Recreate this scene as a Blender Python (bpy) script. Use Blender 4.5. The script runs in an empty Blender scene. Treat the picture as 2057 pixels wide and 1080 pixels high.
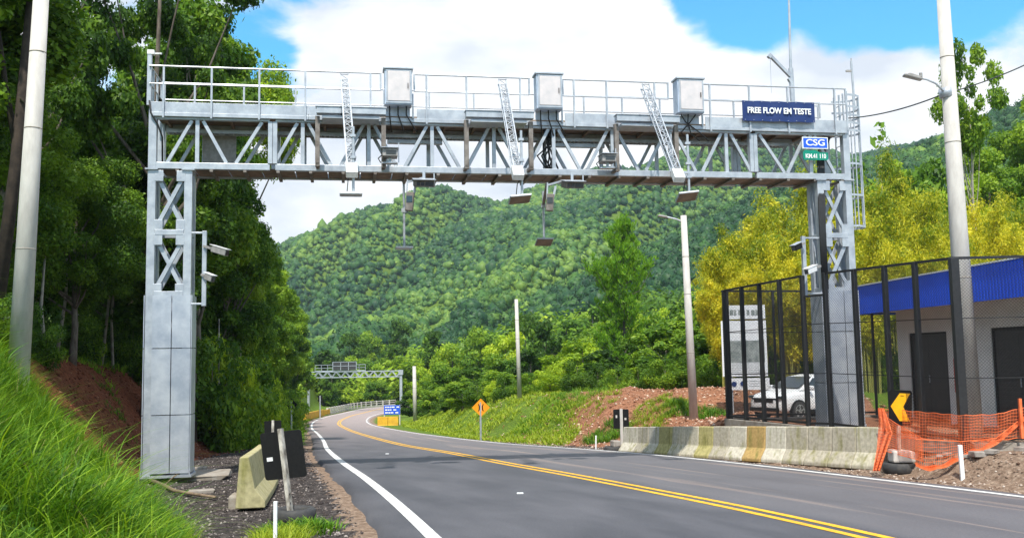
import bpy, math, random
import numpy as np
from math import sin, cos, pi, radians, atan2, sqrt
from mathutils import Vector, Matrix

# ------------------------------------------------------------------ camera
SC = bpy.context.scene
COL = SC.collection
F, ZC = 1915.0, 2.2                      # focal length in photo pixels (photo is 2057 wide), eye height
PITCH, ROLL = radians(5.34), radians(-1.0)
cam_d = bpy.data.cameras.new("camera")
cam = bpy.data.objects.new("camera", cam_d)
COL.objects.link(cam)
Rm = Matrix.Rotation(pi / 2 + PITCH, 3, 'X') @ Matrix.Rotation(ROLL, 3, 'Z')
cam.matrix_world = Matrix.Translation((0, 0, ZC)) @ Rm.to_4x4()
cam_d.sensor_fit = 'HORIZONTAL'
cam_d.sensor_width = 36.0
cam_d.lens = 36.0 * F / 2057.0
cam_d.clip_start = 0.1
cam_d.clip_end = 20000
SC.camera = cam
RN = np.array(Rm)

# ------------------------------------------------------------------ exposure, world, sun
SC.render.engine = 'CYCLES'
SC.view_settings.view_transform = 'Standard'
SC.view_settings.look = 'None'
SC.view_settings.exposure = 0.40
SC.view_settings.gamma = 1.0
SC.view_settings.use_curve_mapping = False
SUN_EL, SUN_AZ = radians(58), radians(183)          # azimuth clockwise from +Y (behind the camera, high)
sdir = Vector((sin(SUN_AZ) * cos(SUN_EL), cos(SUN_AZ) * cos(SUN_EL), sin(SUN_EL)))
sun_d = bpy.data.lights.new("sun", 'SUN')
sun_d.energy = 4.6
sun_d.angle = radians(1.2)
sun_d.color = (1.0, 0.95, 0.86)
sun = bpy.data.objects.new("sun", sun_d)
sun.rotation_euler = sdir.to_track_quat('Z', 'Y').to_euler()
sun.location = (20, -20, 40)
COL.objects.link(sun)

W = bpy.data.worlds.new("World")
SC.world = W
W.use_nodes = True
nt = W.node_tree
nt.nodes.clear()


def NN(t, typ, **kw):
    n = t.nodes.new(typ)
    for k, v in kw.items():
        if k.startswith('i_'):
            k2 = k[2:]
            k2 = int(k2) if k2.isdigit() else k2
            n.inputs[k2].default_value = v
        else:
            setattr(n, k, v)
    return n


out = NN(nt, 'ShaderNodeOutputWorld')
bg = NN(nt, 'ShaderNodeBackground', i_Strength=1.0)
sky = NN(nt, 'ShaderNodeTexSky', sky_type='NISHITA', sun_disc=False)
sky.sun_elevation = SUN_EL
sky.sun_rotation = SUN_AZ
sky.air_density = 1.0
sky.dust_density = 0.6
sky.ozone_density = 2.0
skm = NN(nt, 'ShaderNodeVectorMath', operation='MULTIPLY')
skm.inputs[1].default_value = (0.060, 0.175, 0.205)
nt.links.new(sky.outputs[0], skm.inputs[0])
tc = NN(nt, 'ShaderNodeTexCoord')
nrm = NN(nt, 'ShaderNodeVectorMath', operation='NORMALIZE')
nt.links.new(tc.outputs['Generated'], nrm.inputs[0])
mp = NN(nt, 'ShaderNodeMapping')
mp.inputs['Scale'].default_value = (1.0, 1.0, 1.9)
mp.inputs['Location'].default_value = (3.1, 0.4, 0.7)
nt.links.new(nrm.outputs[0], mp.inputs['Vector'])
n1 = NN(nt, 'ShaderNodeTexNoise')
n1.inputs['Scale'].default_value = 6.5
n1.inputs['Detail'].default_value = 9
n1.inputs['Roughness'].default_value = 0.56
n1.inputs['Distortion'].default_value = 0.25
nt.links.new(mp.outputs[0], n1.inputs['Vector'])


def rayn(u, v):
    d = RN @ np.array([(u - 1028.5) / F, -(v - 540) / F, -1.0])
    return d / np.linalg.norm(d)


acc = None
BLOBS = [  # (u, v, angular radius rad, weight): where the photograph shows gaps (-) and cloud banks (+)
    (515, 100, 0.030, -0.62), (430, 200, 0.05, -.2), (640, -50, 0.04, -0.38), (1470, 15, 0.042, -0.8), (1600, -10, 0.05, -0.8),
    (1740, -20, 0.045, -0.8), (1880, -40, 0.05, -.8), (2040, -60, 0.06, -0.8), (1400, -50, 0.05, -.5), (660, 175, .03, -.25),
    (900, 150, 0.13, 0.35), (1200, 210, 0.14, 0.4), (1560, 210, 0.10, 0.35), (1850, 190, 0.12, 0.35), (600, 380, 0.12, 0.4),
    (150, 200, .12, .25), (2100, 190, .08, .3), (1080, -100, .12, .2), (250, 40, .05, -.2)]
for (u, v, r, w) in BLOBS:
    d = rayn(u, v)
    dp = NN(nt, 'ShaderNodeVectorMath', operation='DOT_PRODUCT')
    dp.inputs[1].default_value = tuple(d)
    nt.links.new(nrm.outputs[0], dp.inputs[0])
    mr = NN(nt, 'ShaderNodeMapRange', interpolation_type='SMOOTHERSTEP')
    mr.inputs['From Min'].default_value = cos(r * 1.9)
    mr.inputs['From Max'].default_value = 1.0
    mr.inputs['To Min'].default_value = 0
    mr.inputs['To Max'].default_value = w
    nt.links.new(dp.outputs['Value'], mr.inputs['Value'])
    if acc is None:
        acc = mr.outputs[0]
    else:
        a = NN(nt, 'ShaderNodeMath', operation='ADD')
        nt.links.new(acc, a.inputs[0])
        nt.links.new(mr.outputs[0], a.inputs[1])
        acc = a.outputs[0]
a = NN(nt, 'ShaderNodeMath', operation='ADD')
nt.links.new(acc, a.inputs[0])
nsc = NN(nt, 'ShaderNodeMath', operation='MULTIPLY_ADD')
nsc.inputs[1].default_value = 2.6
nsc.inputs[2].default_value = -.72
nt.links.new(n1.outputs['Fac'], nsc.inputs[0])
nt.links.new(nsc.outputs[0], a.inputs[1])
cm = NN(nt, 'ShaderNodeMapRange', interpolation_type='SMOOTHSTEP')
cm.inputs['From Min'].default_value = 0.20
cm.inputs['From Max'].default_value = 0.74
nt.links.new(a.outputs[0], cm.inputs['Value'])
n2 = NN(nt, 'ShaderNodeTexNoise')
n2.inputs['Scale'].default_value = 6.0
n2.inputs['Detail'].default_value = 6
n2.inputs['Roughness'].default_value = 0.5
mp2 = NN(nt, 'ShaderNodeMapping')
mp2.inputs['Scale'].default_value = (1, 1, 2.2)
mp2.inputs['Location'].default_value = (7, 2, 5)
nt.links.new(nrm.outputs[0], mp2.inputs['Vector'])
nt.links.new(mp2.outputs[0], n2.inputs['Vector'])
cr = NN(nt, 'ShaderNodeValToRGB')
cr.color_ramp.elements[0].position = 0.36
cr.color_ramp.elements[0].color = (0.62, 0.67, 0.75, 1)
cr.color_ramp.elements[1].position = 0.60
cr.color_ramp.elements[1].color = (0.95, 0.96, 0.97, 1)
nt.links.new(n2.outputs['Fac'], cr.inputs[0])
mx = NN(nt, 'ShaderNodeMixRGB')
nt.links.new(cm.outputs[0], mx.inputs[0])
nt.links.new(skm.outputs[0], mx.inputs[1])
nt.links.new(cr.outputs[0], mx.inputs[2])
nt.links.new(mx.outputs[0], bg.inputs[0])
nt.links.new(bg.outputs[0], out.inputs[0])
W.cycles.sampling_method = 'MANUAL'
W.cycles.sample_map_resolution = 512

# ------------------------------------------------------------------ measuring helpers: photo pixel -> world


def ray(u, v):
    return RN @ np.array([(u - 1028.5) / F, -(v - 540) / F, -1.0])


def U(u, v, y):
    """world point seen at photo pixel (u, v) at distance y in front of the camera"""
    d = ray(u, v)
    return Vector((d[0] / d[1] * y, y, ZC + d[2] / d[1] * y))


def pchip(xs, ys, x):
    xs = np.asarray(xs, float)
    ys = np.asarray(ys, float)
    h = np.diff(xs)
    d = np.diff(ys) / h
    m = np.zeros(len(xs))
    m[0] = d[0]
    m[-1] = d[-1]
    for i in range(1, len(xs) - 1):
        if d[i - 1] * d[i] > 0:
            w1 = 2 * h[i] + h[i - 1]
            w2 = h[i] + 2 * h[i - 1]
            m[i] = (w1 + w2) / (w1 / d[i - 1] + w2 / d[i])
    x = np.clip(np.asarray(x, float), xs[0], xs[-1])
    i = np.clip(np.searchsorted(xs, x) - 1, 0, len(xs) - 2)
    t = (x - xs[i]) / h[i]
    return (2*t**3-3*t**2+1)*ys[i]+(t**3-2*t**2+t)*h[i]*m[i]+(-2*t**3+3*t**2)*ys[i+1]+(t**3-t**2)*h[i]*m[i+1]


HY = [-40, 0, 10.6, 23.4, 44, 105, 160, 200, 400]
HH = [.6, 1.75, 2.07, 2.57, 3.8, 6.8, 8.3, 8.6, 8.8]


def zroad(y):
    return ZC - pchip(HY, HH, y)


def sm(x):
    x = np.clip(x, 0, 1)
    return x * x * (3 - 2 * x)


_rs = np.random.RandomState(5)
_G = _rs.rand(256, 256)


def vnoise(x, y):
    x = np.asarray(x, float)
    y = np.asarray(y, float)
    xi = np.floor(x).astype(int)
    yi = np.floor(y).astype(int)
    fx = x - xi
    fy = y - yi
    fx = fx * fx * (3 - 2 * fx)
    fy = fy * fy * (3 - 2 * fy)
    g = lambda a, b: _G[a % 256, b % 256]
    return (g(xi, yi) * (1 - fx) + g(xi + 1, yi) * fx) * (1 - fy) + (g(xi, yi + 1) * (1 - fx) + g(xi + 1, yi + 1) * fx) * fy - 0.5


def fbm(x, y, o=4):
    s = 0
    am = 1
    for k in range(o):
        s = s + am * vnoise(np.asarray(x) * 2 ** k + 17 * k, np.asarray(y) * 2 ** k + 31 * k)
        am *= 0.5
    return s


# edges of the road surface and toes of the banks, as x over y
YL = [-40, 0, 11.57, 15, 19.84, 25.36, 36, 51.4, 70, 95.8, 118.9, 131.7, 145, 164.6, 178.3, 190, 400]
XL = [9.5, 1.7, -.99, -1.82, -3.05, -4.5, -6.95, -10.2, -14.3, -20.2, -24.6, -26.2, -27.1, -27.0, -25.2, -21, 60]
YC = [-40, 0, 11.05, 13.71, 16.67, 19.84, 24.63, 31.7, 47.25, 64, 85.7, 108.6, 125.5, 145.5, 157.4, 169.2, 182, 400]
XC = [13.5, 6.6, 4.02, 3.25, 2.26, 1.2, -.40, -2.2, -6.1, -10.0, -14.9, -19.8, -22.3, -23.9, -23.9, -23.2, -19.5, 60]
YR = [-40, 0, 14.61, 17.31, 22.24, 27.42, 36.72, 46.6, 62.4, 80, 101.1, 112.6, 123.6, 134.9, 145.9, 158, 170, 400]
XR = [17.5, 11.2, 7.64, 6.79, 5.31, 3.74, 1.1, -1.75, -5.8, -10, -15.1, -17.3, -18.9, -20.1, -20.6, -19.9, -16.8, 60]


def xl(y): return pchip(YL, XL, y)
def xc(y): return pchip(YC, XC, y)
def xr(y): return pchip(YR, XR, y)


TLY = [-40, 0, 8, 11.9, 15, 20.5, 26, 34, 42, 60, 82, 115, 170, 210, 400]
TLX = [6, -1.4, -2.9, -4.15, -5.7, -8.5, -9.6, -10.9, -12.0, -15.4, -19.3, -27.0, -35, -40, -60]
TRY = [-40, 0, 10, 15, 17.5, 20, 23.5, 29.6, 35.8, 41.9, 51, 73, 103, 124, 160, 200, 400]
TRX = [18, 12, 9.9, 8.8, 8.1, 7.85, 6.3, 4.0, 3.6, 1.4, -1.5, -5.9, -12.0, -15.6, -14, -8, 60]
PY = [-40, 18, 26, 38, 46, 55, 62, 75, 100, 130, 160, 200, 400]
PZ = [.9, .42, .42, .48, .60, .25, -.25, -1.3, -3.3, -5, -6.1, -6.5, -7]
RWY = [-40, 17, 19, 24, 30, 36, 60, 90, 130, 400]
RWW = [2.5, 1.1, .7, .9, 3.0, 5.2, 4.5, 4, 6, 20]

# far ridge and the nearer spur, as silhouettes (photo pixels) at a fixed distance
RID = [(-900, 540), (-200, 520), (300, 505), (545, 503), (620, 482), (700, 460), (760, 442), (820, 425), (900, 408), (1000, 408),
       (1100, 392), (1250, 362), (1450, 338), (1600, 325), (1800, 312), (2300, 320), (3200, 310)]
SPR = [(-900, 900), (600, 800), (850, 690), (1000, 650), (1100, 603), (1180, 566), (1300, 512), (1420, 455), (1520, 405), (1700, 345), (1850, 308),
       (2057, 222), (2300, 140), (3200, 60)]


def _tab(L):
    k = []
    e = []
    for (u, v) in L:
        d = ray(u, v)
        k.append(d[0] / d[1])
        e.append(d[2] / d[1])
    return np.array(k), np.array(e)


RK, RE = _tab(RID)
SK, SE = _tab(SPR)


def hills(x, y):
    yy = np.maximum(y, 1.0)
    k = x / yy
    e1 = np.interp(k, RK, RE)
    Y1 = 950.0
    z1 = e1 * Y1 + ZC
    t1 = np.clip((y - 230) / (Y1 - 230), 0, 1)
    a = -9 + (z1 + 9) * (0.35 * t1 + 0.65 * sm(t1)) - np.maximum(y - Y1, 0) * .10
    rv = np.abs(vnoise(k * 10 - y * .0058 + 5.3, y * .0016 + k * 2)) * 2
    a = a + np.where(t1 < 1, 1, .4) * (rv - .45) * 105 * t1 * (1.04 - t1) * 2.4
    a = a + fbm(x * .012, y * .012, 3) * 16 * t1 * (1.0 - .7 * t1)
    e2 = np.interp(k, SK, SE)
    Y2 = 380.0
    z2 = e2 * Y2 + ZC
    t2 = np.clip((y - 150) / (Y2 - 150), 0, 1)
    b = -9 + (z2 + 9) * (0.5 * t2 + .5 * sm(t2)) - np.maximum(y - Y2, 0) * .35
    b = b + fbm(x * .02 + 9, y * .02, 3) * 8 * t2 * (1.1 - t2) * 2
    return np.maximum(a, b)


def T(x, y):
    x = np.asarray(x, float)
    y = np.asarray(y, float)
    zr = zroad(y)
    tl = pchip(TLY, TLX, y) + fbm(y * .35, y * 0 + 3, 3) * .5
    dl = tl - x
    nz = fbm(x * .5, y * .5, 4)
    hb = 2.95 + .35 * sm((y - 13.5) / 6.5) + np.clip((y - 40) * .02, 0, 2)
    left = hb * sm(dl / (3.1 + 1.2 * sm((17 - y) / 4))) * .92 + np.clip(dl - 2, 0, 60) * .10 + nz * (.35 + .45 * sm((21 - y) / 3)) * sm(dl / 1.5)
    tr = pchip(TRY, TRX, y) + fbm(y * .3, y * 0 + 9, 3) * .35 * sm((y - 30) / 6)
    dr = x - tr
    P = pchip(PY, PZ, y)
    rise = (P - zr)
    w = pchip(RWY, RWW, y)
    g = sm(dr / w)
    right = rise * g + nz * .30 * sm(dr / 2) * sm((y - 28) / 6) + nz * .12 * g
    # floor of the fenced yard drops behind the tower, spoil heap behind it
    dip = sm((x - 6.6) / .9) * sm((y - 27.5) / 3) * sm((41 - y) / 3)
    right = right - .62 * dip
    sh = -.085 + .03 * fbm(x * 2.2, y * 2.2, 3) * 2 * sm((np.maximum(xl(y) - x, x - xr(y)) - .6) / .5)
    z = zr + np.where(dl > 0, left, 0) + np.where(dr > 0, right, 0) + sh
    # road lies on top
    fade = sm((y - 185) / 30)
    z = z * (1 - fade) + fade * np.maximum(-9.0, hills(x, y))
    h = hills(x, y)
    z = np.where(y > 215, h, np.where((y > 120) & (np.abs(x - xc(y)) > 14), np.maximum(z, h), z))
    far = sm((np.hypot(x, y) - 1500) / 1200)
    return z * (1 - far) + far * (-9)


def Tz(x, y):
    return float(T(np.array([x]), np.array([y]))[0])


def GP(u, v, ymin=4, ymax=260):
    """world point where the photo pixel meets the ground"""
    d = ray(u, v)
    ys = np.linspace(ymin, ymax, 5000)
    z = ZC + d[2] / d[1] * ys
    g = T(d[0] / d[1] * ys, ys)
    i = int(np.argmax(z < g))
    if z[i] >= g[i]:
        i = len(ys) - 1
    return Vector((d[0] / d[1] * ys[i], ys[i], g[i]))


# ------------------------------------------------------------------ object helpers
def tag(o, label=None, cat=None, group=None, kind=None):
    if label: o['label'] = label
    if cat: o['category'] = cat
    if group: o['group'] = group
    if kind: o['kind'] = kind
    return o


def empty(name, loc, label, cat, group=None):
    o = bpy.data.objects.new(name, None)
    o.empty_display_size = .3
    COL.objects.link(o)
    o.location = loc
    return tag(o, label, cat, group)


def origin(o):
    p = Vector((0, 0, 0))
    while o is not None:
        p += o.location
        o = o.parent
    return p


def fast_mesh(name, V, Fc, mat, uv=None, smooth=False, attrs=None):
    """V (n,3), Fc (m,k) with constant k"""
    V = np.asarray(V, np.float32)
    Fc = np.asarray(Fc, np.int32)
    me = bpy.data.meshes.new(name)
    me.vertices.add(len(V))
    me.vertices.foreach_set('co', V.ravel())
    m, k = Fc.shape
    me.loops.add(m * k)
    me.loops.foreach_set('vertex_index', Fc.ravel())
    me.polygons.add(m)
    me.polygons.foreach_set('loop_start', np.arange(0, m * k, k, dtype=np.int32))
    me.polygons.foreach_set('loop_total', np.full(m, k, np.int32))
    if smooth:
        me.polygons.foreach_set('use_smooth', np.ones(m, bool))
    for (an, typ, dom, data) in (attrs or []):
        at = me.attributes.new(an, typ, dom)
        at.data.foreach_set('color' if 'COLOR' in typ else 'value', np.asarray(data, np.float32).ravel())
    if uv is not None:
        ul = me.uv_layers.new(name='UVMap')
        ul.data.foreach_set('uv', np.asarray(uv, np.float32)[Fc.ravel()].ravel())
    me.update(calc_edges=True)
    me.materials.append(mat)
    return me


def link_mesh(name, me, parent=None):
    o = bpy.data.objects.new(name, me)
    COL.objects.link(o)
    if parent is not None:
        o.parent = parent
    return o


class MB:
    def __init__(s):
        s.v = []
        s.f = []

    def add(s, vs, fs):
        b = len(s.v)
        s.v += [tuple(p) for p in vs]
        s.f += [tuple(i + b for i in f) for f in fs]

    def box8(s, p):  # 4 bottom ccw, 4 top ccw
        s.add(p, [(3, 2, 1, 0), (4, 5, 6, 7), (0, 1, 5, 4), (1, 2, 6, 5), (2, 3, 7, 6), (3, 0, 4, 7)])

    def box(s, c, d, M=None):
        c = Vector(c)
        P = []
        for z in (-1, 1):
            for (x, y) in ((-1, -1), (1, -1), (1, 1), (-1, 1)):
                q = Vector((x * d[0] / 2, y * d[1] / 2, z * d[2] / 2))
                if M is not None: q = M @ q
                P.append(c + q)
        s.box8(P)

    def beam(s, p0, p1, w, h, up=(0, 0, 1)):
        p0 = Vector(p0)
        p1 = Vector(p1)
        d = (p1 - p0).normalized()
        up = Vector(up)
        if abs(d.dot(up)) > .99: up = Vector((.172, -.985, 0)) if abs(d.z) > .9 else Vector((0, 0, 1))
        x = d.cross(up).normalized()
        y = x.cross(d).normalized()
        a = x * w / 2
        b = y * h / 2
        s.box8([p0 - a - b, p0 + a - b, p0 + a + b, p0 - a + b, p1 - a - b, p1 + a - b, p1 + a + b, p1 - a + b])

    def tube(s, pts, r, n=8, cap=True):
        pts = [Vector(p) for p in pts]
        if not hasattr(r, '__len__'): r = [r] * len(pts)
        rings = []
        pd = None
        x = None
        for i, p in enumerate(pts):
            if i == 0: d = pts[1] - pts[0]
            elif i == len(pts) - 1: d = pts[-1] - pts[-2]
            else: d = pts[i + 1] - pts[i - 1]
            d = d.normalized()
            if x is None:
                t = Vector((0, 0, 1)) if abs(d.z) < .9 else Vector((1, 0, 0))
                x = d.cross(t).normalized()
            else:
                x = (x - d * x.dot(d)).normalized()
            y = d.cross(x)
            rings.append([p + (x * cos(2 * pi * k / n) + y * sin(2 * pi * k / n)) * r[i] for k in range(n)])
        V = [q for R_ in rings for q in R_]
        Fs = []
        for i in range(len(pts) - 1):
            for k in range(n):
                k2 = (k + 1) % n
                Fs.append((i * n + k, i * n + k2, (i + 1) * n + k2, (i + 1) * n + k))
        if cap:
            Fs.append(tuple(range(n - 1, -1, -1)))
            Fs.append(tuple((len(pts) - 1) * n + k for k in range(n)))
        s.add(V, Fs)

    def prism(s, poly, ax, ay, org, n, th):
        """extrude 2D poly given in axes ax, ay by th along n"""
        org = Vector(org)
        ax = Vector(ax)
        ay = Vector(ay)
        n = Vector(n)
        k = len(poly)
        A = [org + ax * x + ay * y for x, y in poly]
        B = [p + n * th for p in A]
        s.add(A + B, [tuple(range(k - 1, -1, -1)), tuple(range(k, 2 * k))] +
              [(i, (i + 1) % k, k + (i + 1) % k, k + i) for i in range(k)])

    def build(s, name, mat, parent=None, smooth=False, bevel=0, attrs=None):
        me = bpy.data.meshes.new(name)
        o_ = origin(parent) if parent is not None else Vector((0, 0, 0))
        me.from_pydata([(v[0] - o_.x, v[1] - o_.y, v[2] - o_.z) for v in s.v], [], s.f)
        me.materials.append(mat)
        if smooth:
            me.polygons.foreach_set('use_smooth', np.ones(len(me.polygons), bool))
        me.update()
        o = bpy.data.objects.new(name, me)
        COL.objects.link(o)
        if parent is not None: o.parent = parent
        if bevel:
            m = o.modifiers.new('bevel', 'BEVEL')
            m.width = bevel
            m.segments = 2
            m.limit_method = 'ANGLE'
        return o


def kids(o):
    return [c for c in bpy.data.objects if c.parent == o]


def copy_tree(o, parent=None, ch=None):
    c = o.copy()
    COL.objects.link(c)
    c.parent = parent
    for k in (kids(o) if ch is None else ch):
        copy_tree(k, c)
    return c


# ------------------------------------------------------------------ materials
def mat(name, col=(.5, .5, .5), rough=.6, metal=0., spec=.4, var=0., vscale=5., bump=0., bscale=40., col2=None, detail=6, emit=None, stretch=None, dist=.01):
    m = bpy.data.materials.new(name)
    m.use_nodes = True
    t = m.node_tree
    b = t.nodes['Principled BSDF']
    b.inputs['Roughness'].default_value = rough
    b.inputs['Metallic'].default_value = metal
    b.inputs['Specular IOR Level'].default_value = spec
    c2 = col2 if col2 is not None else tuple(c * (1 - var) for c in col)
    if var or col2 is not None:
        tcn = NN(t, 'ShaderNodeTexCoord')
        src = tcn.outputs['Object']
        if stretch:
            mpn = NN(t, 'ShaderNodeMapping')
            mpn.inputs['Scale'].default_value = stretch
            t.links.new(src, mpn.inputs['Vector'])
            src = mpn.outputs[0]
        n = NN(t, 'ShaderNodeTexNoise')
        n.inputs['Scale'].default_value = vscale
        n.inputs['Detail'].default_value = detail
        n.inputs['Roughness'].default_value = .65
        t.links.new(src, n.inputs['Vector'])
        r = NN(t, 'ShaderNodeValToRGB')
        r.color_ramp.elements[0].position = .36
        r.color_ramp.elements[1].position = .64
        r.color_ramp.elements[0].color = (*c2, 1)
        r.color_ramp.elements[1].color = (*col, 1)
        t.links.new(n.outputs['Fac'], r.inputs[0])
        t.links.new(r.outputs[0], b.inputs['Base Color'])
    else:
        b.inputs['Base Color'].default_value = (*col, 1)
    if bump:
        tcn = NN(t, 'ShaderNodeTexCoord')
        n = NN(t, 'ShaderNodeTexNoise')
        n.inputs['Scale'].default_value = bscale
        n.inputs['Detail'].default_value = 5
        t.links.new(tcn.outputs['Object'], n.inputs['Vector'])
        bp = NN(t, 'ShaderNodeBump')
        bp.inputs['Strength'].default_value = bump
        bp.inputs['Distance'].default_value = dist
        t.links.new(n.outputs['Fac'], bp.inputs['Height'])
        t.links.new(bp.outputs[0], b.inputs['Normal'])
    if emit:
        b.inputs['Emission Color'].default_value = (*emit, 1)
        b.inputs['Emission Strength'].default_value = 1
    return m


def leafmat(name, c0, c1, c2, trans=.35, hv=.25, rough=.5):
    """leaf colours from dark to bright along the 'tint' attribute, varied from tree to tree"""
    m = bpy.data.materials.new(name)
    m.use_nodes = True
    t = m.node_tree
    b = t.nodes['Principled BSDF']
    o = t.nodes['Material Output']
    at = NN(t, 'ShaderNodeAttribute', attribute_name='tint')
    oi = NN(t, 'ShaderNodeObjectInfo')
    mr = NN(t, 'ShaderNodeMapRange')
    mr.inputs['To Min'].default_value = -hv
    mr.inputs['To Max'].default_value = hv
    t.links.new(oi.outputs['Random'], mr.inputs['Value'])
    ad = NN(t, 'ShaderNodeMath', operation='ADD', use_clamp=True)
    t.links.new(at.outputs['Fac'], ad.inputs[0])
    t.links.new(mr.outputs[0], ad.inputs[1])
    r = NN(t, 'ShaderNodeValToRGB')
    r.color_ramp.elements[0].color = (*c0, 1)
    r.color_ramp.elements[1].color = (*c2, 1)
    e = r.color_ramp.elements.new(.5)
    e.color = (*c1, 1)
    t.links.new(ad.outputs[0], r.inputs[0])
    t.links.new(r.outputs[0], b.inputs['Base Color'])
    b.inputs['Roughness'].default_value = rough
    b.inputs['Specular IOR Level'].default_value = .25
    tr = NN(t, 'ShaderNodeBsdfTranslucent')
    ml = NN(t, 'ShaderNodeMixRGB', blend_type='MULTIPLY')
    ml.inputs[0].default_value = 1
    ml.inputs[2].default_value = (1.25, 1.2, .55, 1)
    t.links.new(r.outputs[0], ml.inputs[1])
    t.links.new(ml.outputs[0], tr.inputs['Color'])
    mx = NN(t, 'ShaderNodeMixShader')
    mx.inputs[0].default_value = trans
    t.links.new(b.outputs[0], mx.inputs[1])
    t.links.new(tr.outputs[0], mx.inputs[2])
    t.links.new(mx.outputs[0], o.inputs['Surface'])
    return m


M = {}
M['galv'] = mat('galvanised_steel', (.51, .54, .58), .42, .35, .5, vscale=3.5, col2=(.35, .38, .43), bump=.05, bscale=30)
M['galv_sheet'] = mat('galvanised_sheet', (.52, .55, .60), .42, .35, .5, vscale=2.0, col2=(.34, .38, .45), detail=9, bump=.04, bscale=8)
M['galv_dark'] = mat('weathered_plank_steel', (.30, .22, .16), .7, .1, .3, vscale=4, col2=(.17, .125, .095))
M['steel_brown'] = mat('brown_grey_steel', (.26, .235, .215), .6, .3, vscale=6, col2=(.14, .115, .10))
M['white_steel'] = mat('white_painted_steel', (.80, .80, .80), .4, 0, .4, vscale=9, col2=(.66, .66, .66))
M['cabinet_door_lit'] = mat('sunlit_tone_cabinet_door', (.68, .62, .62), .45, .1, vscale=4, col2=(.55, .52, .53))  # pinkish tone paints warm sunlight into the door colour
M['cabinet'] = mat('shade_tone_cabinet_shell', (.50, .56, .66), .4, .2, vscale=4, col2=(.38, .45, .56))  # bluish tone puts the shade of the cabinet sides into the colour
M['black'] = mat('black_plastic', (.007, .007, .008), .6, spec=.2, vscale=20, col2=(.012, .012, .012))
M['cable'] = mat('black_cable', (.015, .015, .017), .55, vscale=30, col2=(.03, .03, .03))
M['fence'] = mat('black_fence_paint', (.018, .019, .021), .45, vscale=20, col2=(.03, .03, .032))
M['conc'] = mat('concrete_pole', (.60, .57, .53), .85, 0, .2, vscale=6, col2=(.47, .44, .41), bump=.3, bscale=60, stretch=(1, 1, .25))
M['conc_dark'] = mat('concrete_curb', (.36, .33, .29), .9, 0, .2, vscale=5, col2=(.24, .20, .16), bump=.4, bscale=40)
M['tyre'] = mat('tyre_rubber', (.035, .036, .04), .7, vscale=12, col2=(.06, .058, .055), bump=.4, bscale=50)
M['blue'] = mat('blue_sign', (.012, .035, .15), .55, vscale=8, col2=(.01, .028, .12))
M['blue2'] = mat('bright_blue_sign', (.02, .12, .75), .4, vscale=8, col2=(.015, .09, .6))
M['green_sign'] = mat('green_sign', (.0, .25, .17), .4, vscale=8, col2=(.0, .2, .13))
M['white'] = mat('white_lettering', (.82, .85, .85), .5, vscale=20, col2=(.78, .78, .78))
M['orange'] = mat('orange_sign', (.90, .33, .005), .5, vscale=9, col2=(.80, .27, .004))
M['chev'] = mat('yellow_chevron', (.95, .48, .01), .5, vscale=9, col2=(.88, .40, .008))
M['yellowp'] = mat('yellow_parapet', (.72, .42, .02), .7, vscale=2, col2=(.5, .27, .02))
M['roadyellow'] = mat('yellow_road_paint', (.90, .48, .012), .7, vscale=5, col2=(.60, .32, .03), detail=14)
M['roadwhite'] = mat('white_road_paint', (.80, .80, .78), .7, vscale=5, col2=(.50, .49, .47), detail=14)
M['mesh_orange'] = mat('orange_safety_mesh', (.95, .24, .09), .6, vscale=5, col2=(.75, .13, .03))
M['bark'] = mat('grey_bark', (.20, .17, .14), .9, 0, .2, vscale=6, col2=(.075, .06, .05), bump=.6, bscale=20, stretch=(1, 1, .3))
M['bark_pale'] = mat('pale_bark', (.42, .39, .34), .9, 0, .2, vscale=5, col2=(.22, .19, .16), bump=.4, bscale=20)
M['bark_dark'] = mat('dark_bark', (.06, .045, .035), .9, 0, .2, vscale=6, col2=(.03, .024, .02), bump=.5, bscale=20)
M['culm'] = mat('bamboo_culm', (.36, .33, .08), .6, vscale=4, col2=(.20, .22, .05))
M['leaf_dark'] = leafmat('leaf_dark', (.018, .054, .008), (.066, .150, .013), (.19, .32, .022), trans=.42)
M['leaf_mid'] = leafmat('leaf_mid', (.036, .10, .010), (.125, .25, .018), (.31, .44, .030), trans=.4)
M['leaf_lime'] = leafmat('leaf_lime', (.10, .20, .010), (.28, .42, .020), (.50, .60, .04), trans=.4)
M['leaf_bamboo'] = leafmat('leaf_bamboo', (.12, .21, .012), (.45, .45, .020), (.80, .70, .05), trans=.42)
M['leaf_pine'] = leafmat('leaf_pine', (.04, .13, .010), (.11, .27, .014), (.24, .42, .02), trans=.4)
M['leaf_hill'] = leafmat('leaf_hill', (.012, .056, .018), (.056, .142, .024), (.20, .31, .040), trans=.15)
M['grassb'] = leafmat('grass_blades', (.022, .075, .008), (.085, .22, .012), (.28, .43, .03), trans=.38)
M['grassy'] = leafmat('grass_yellow', (.13, .20, .015), (.27, .38, .02), (.44, .50, .05), trans=.4)
M['drygrass'] = leafmat('dry_stalks', (.25, .17, .07), (.40, .30, .13), (.55, .45, .22), trans=.2)
M['glass'] = mat('dark_glass', (.02, .03, .035), .08, 0, .8, vscale=3, col2=(.03, .04, .045))
M['carpaint'] = mat('white_car_paint', (.80, .81, .82), .25, 0, .6, vscale=2, col2=(.76, .77, .78))
M['rim'] = mat('alloy_rim', (.5, .5, .52), .3, .8, vscale=6, col2=(.4, .4, .42))
M['wall'] = mat('white_render_wall', (.74, .75, .74), .85, vscale=2, col2=(.62, .63, .62))
M['fascia'] = mat('blue_fascia', (.010, .10, .80), .5, vscale=1.0, col2=(.009, .08, .66))
M['door'] = mat('dark_door', (.035, .036, .04), .6, vscale=6, col2=(.05, .05, .05))
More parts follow.
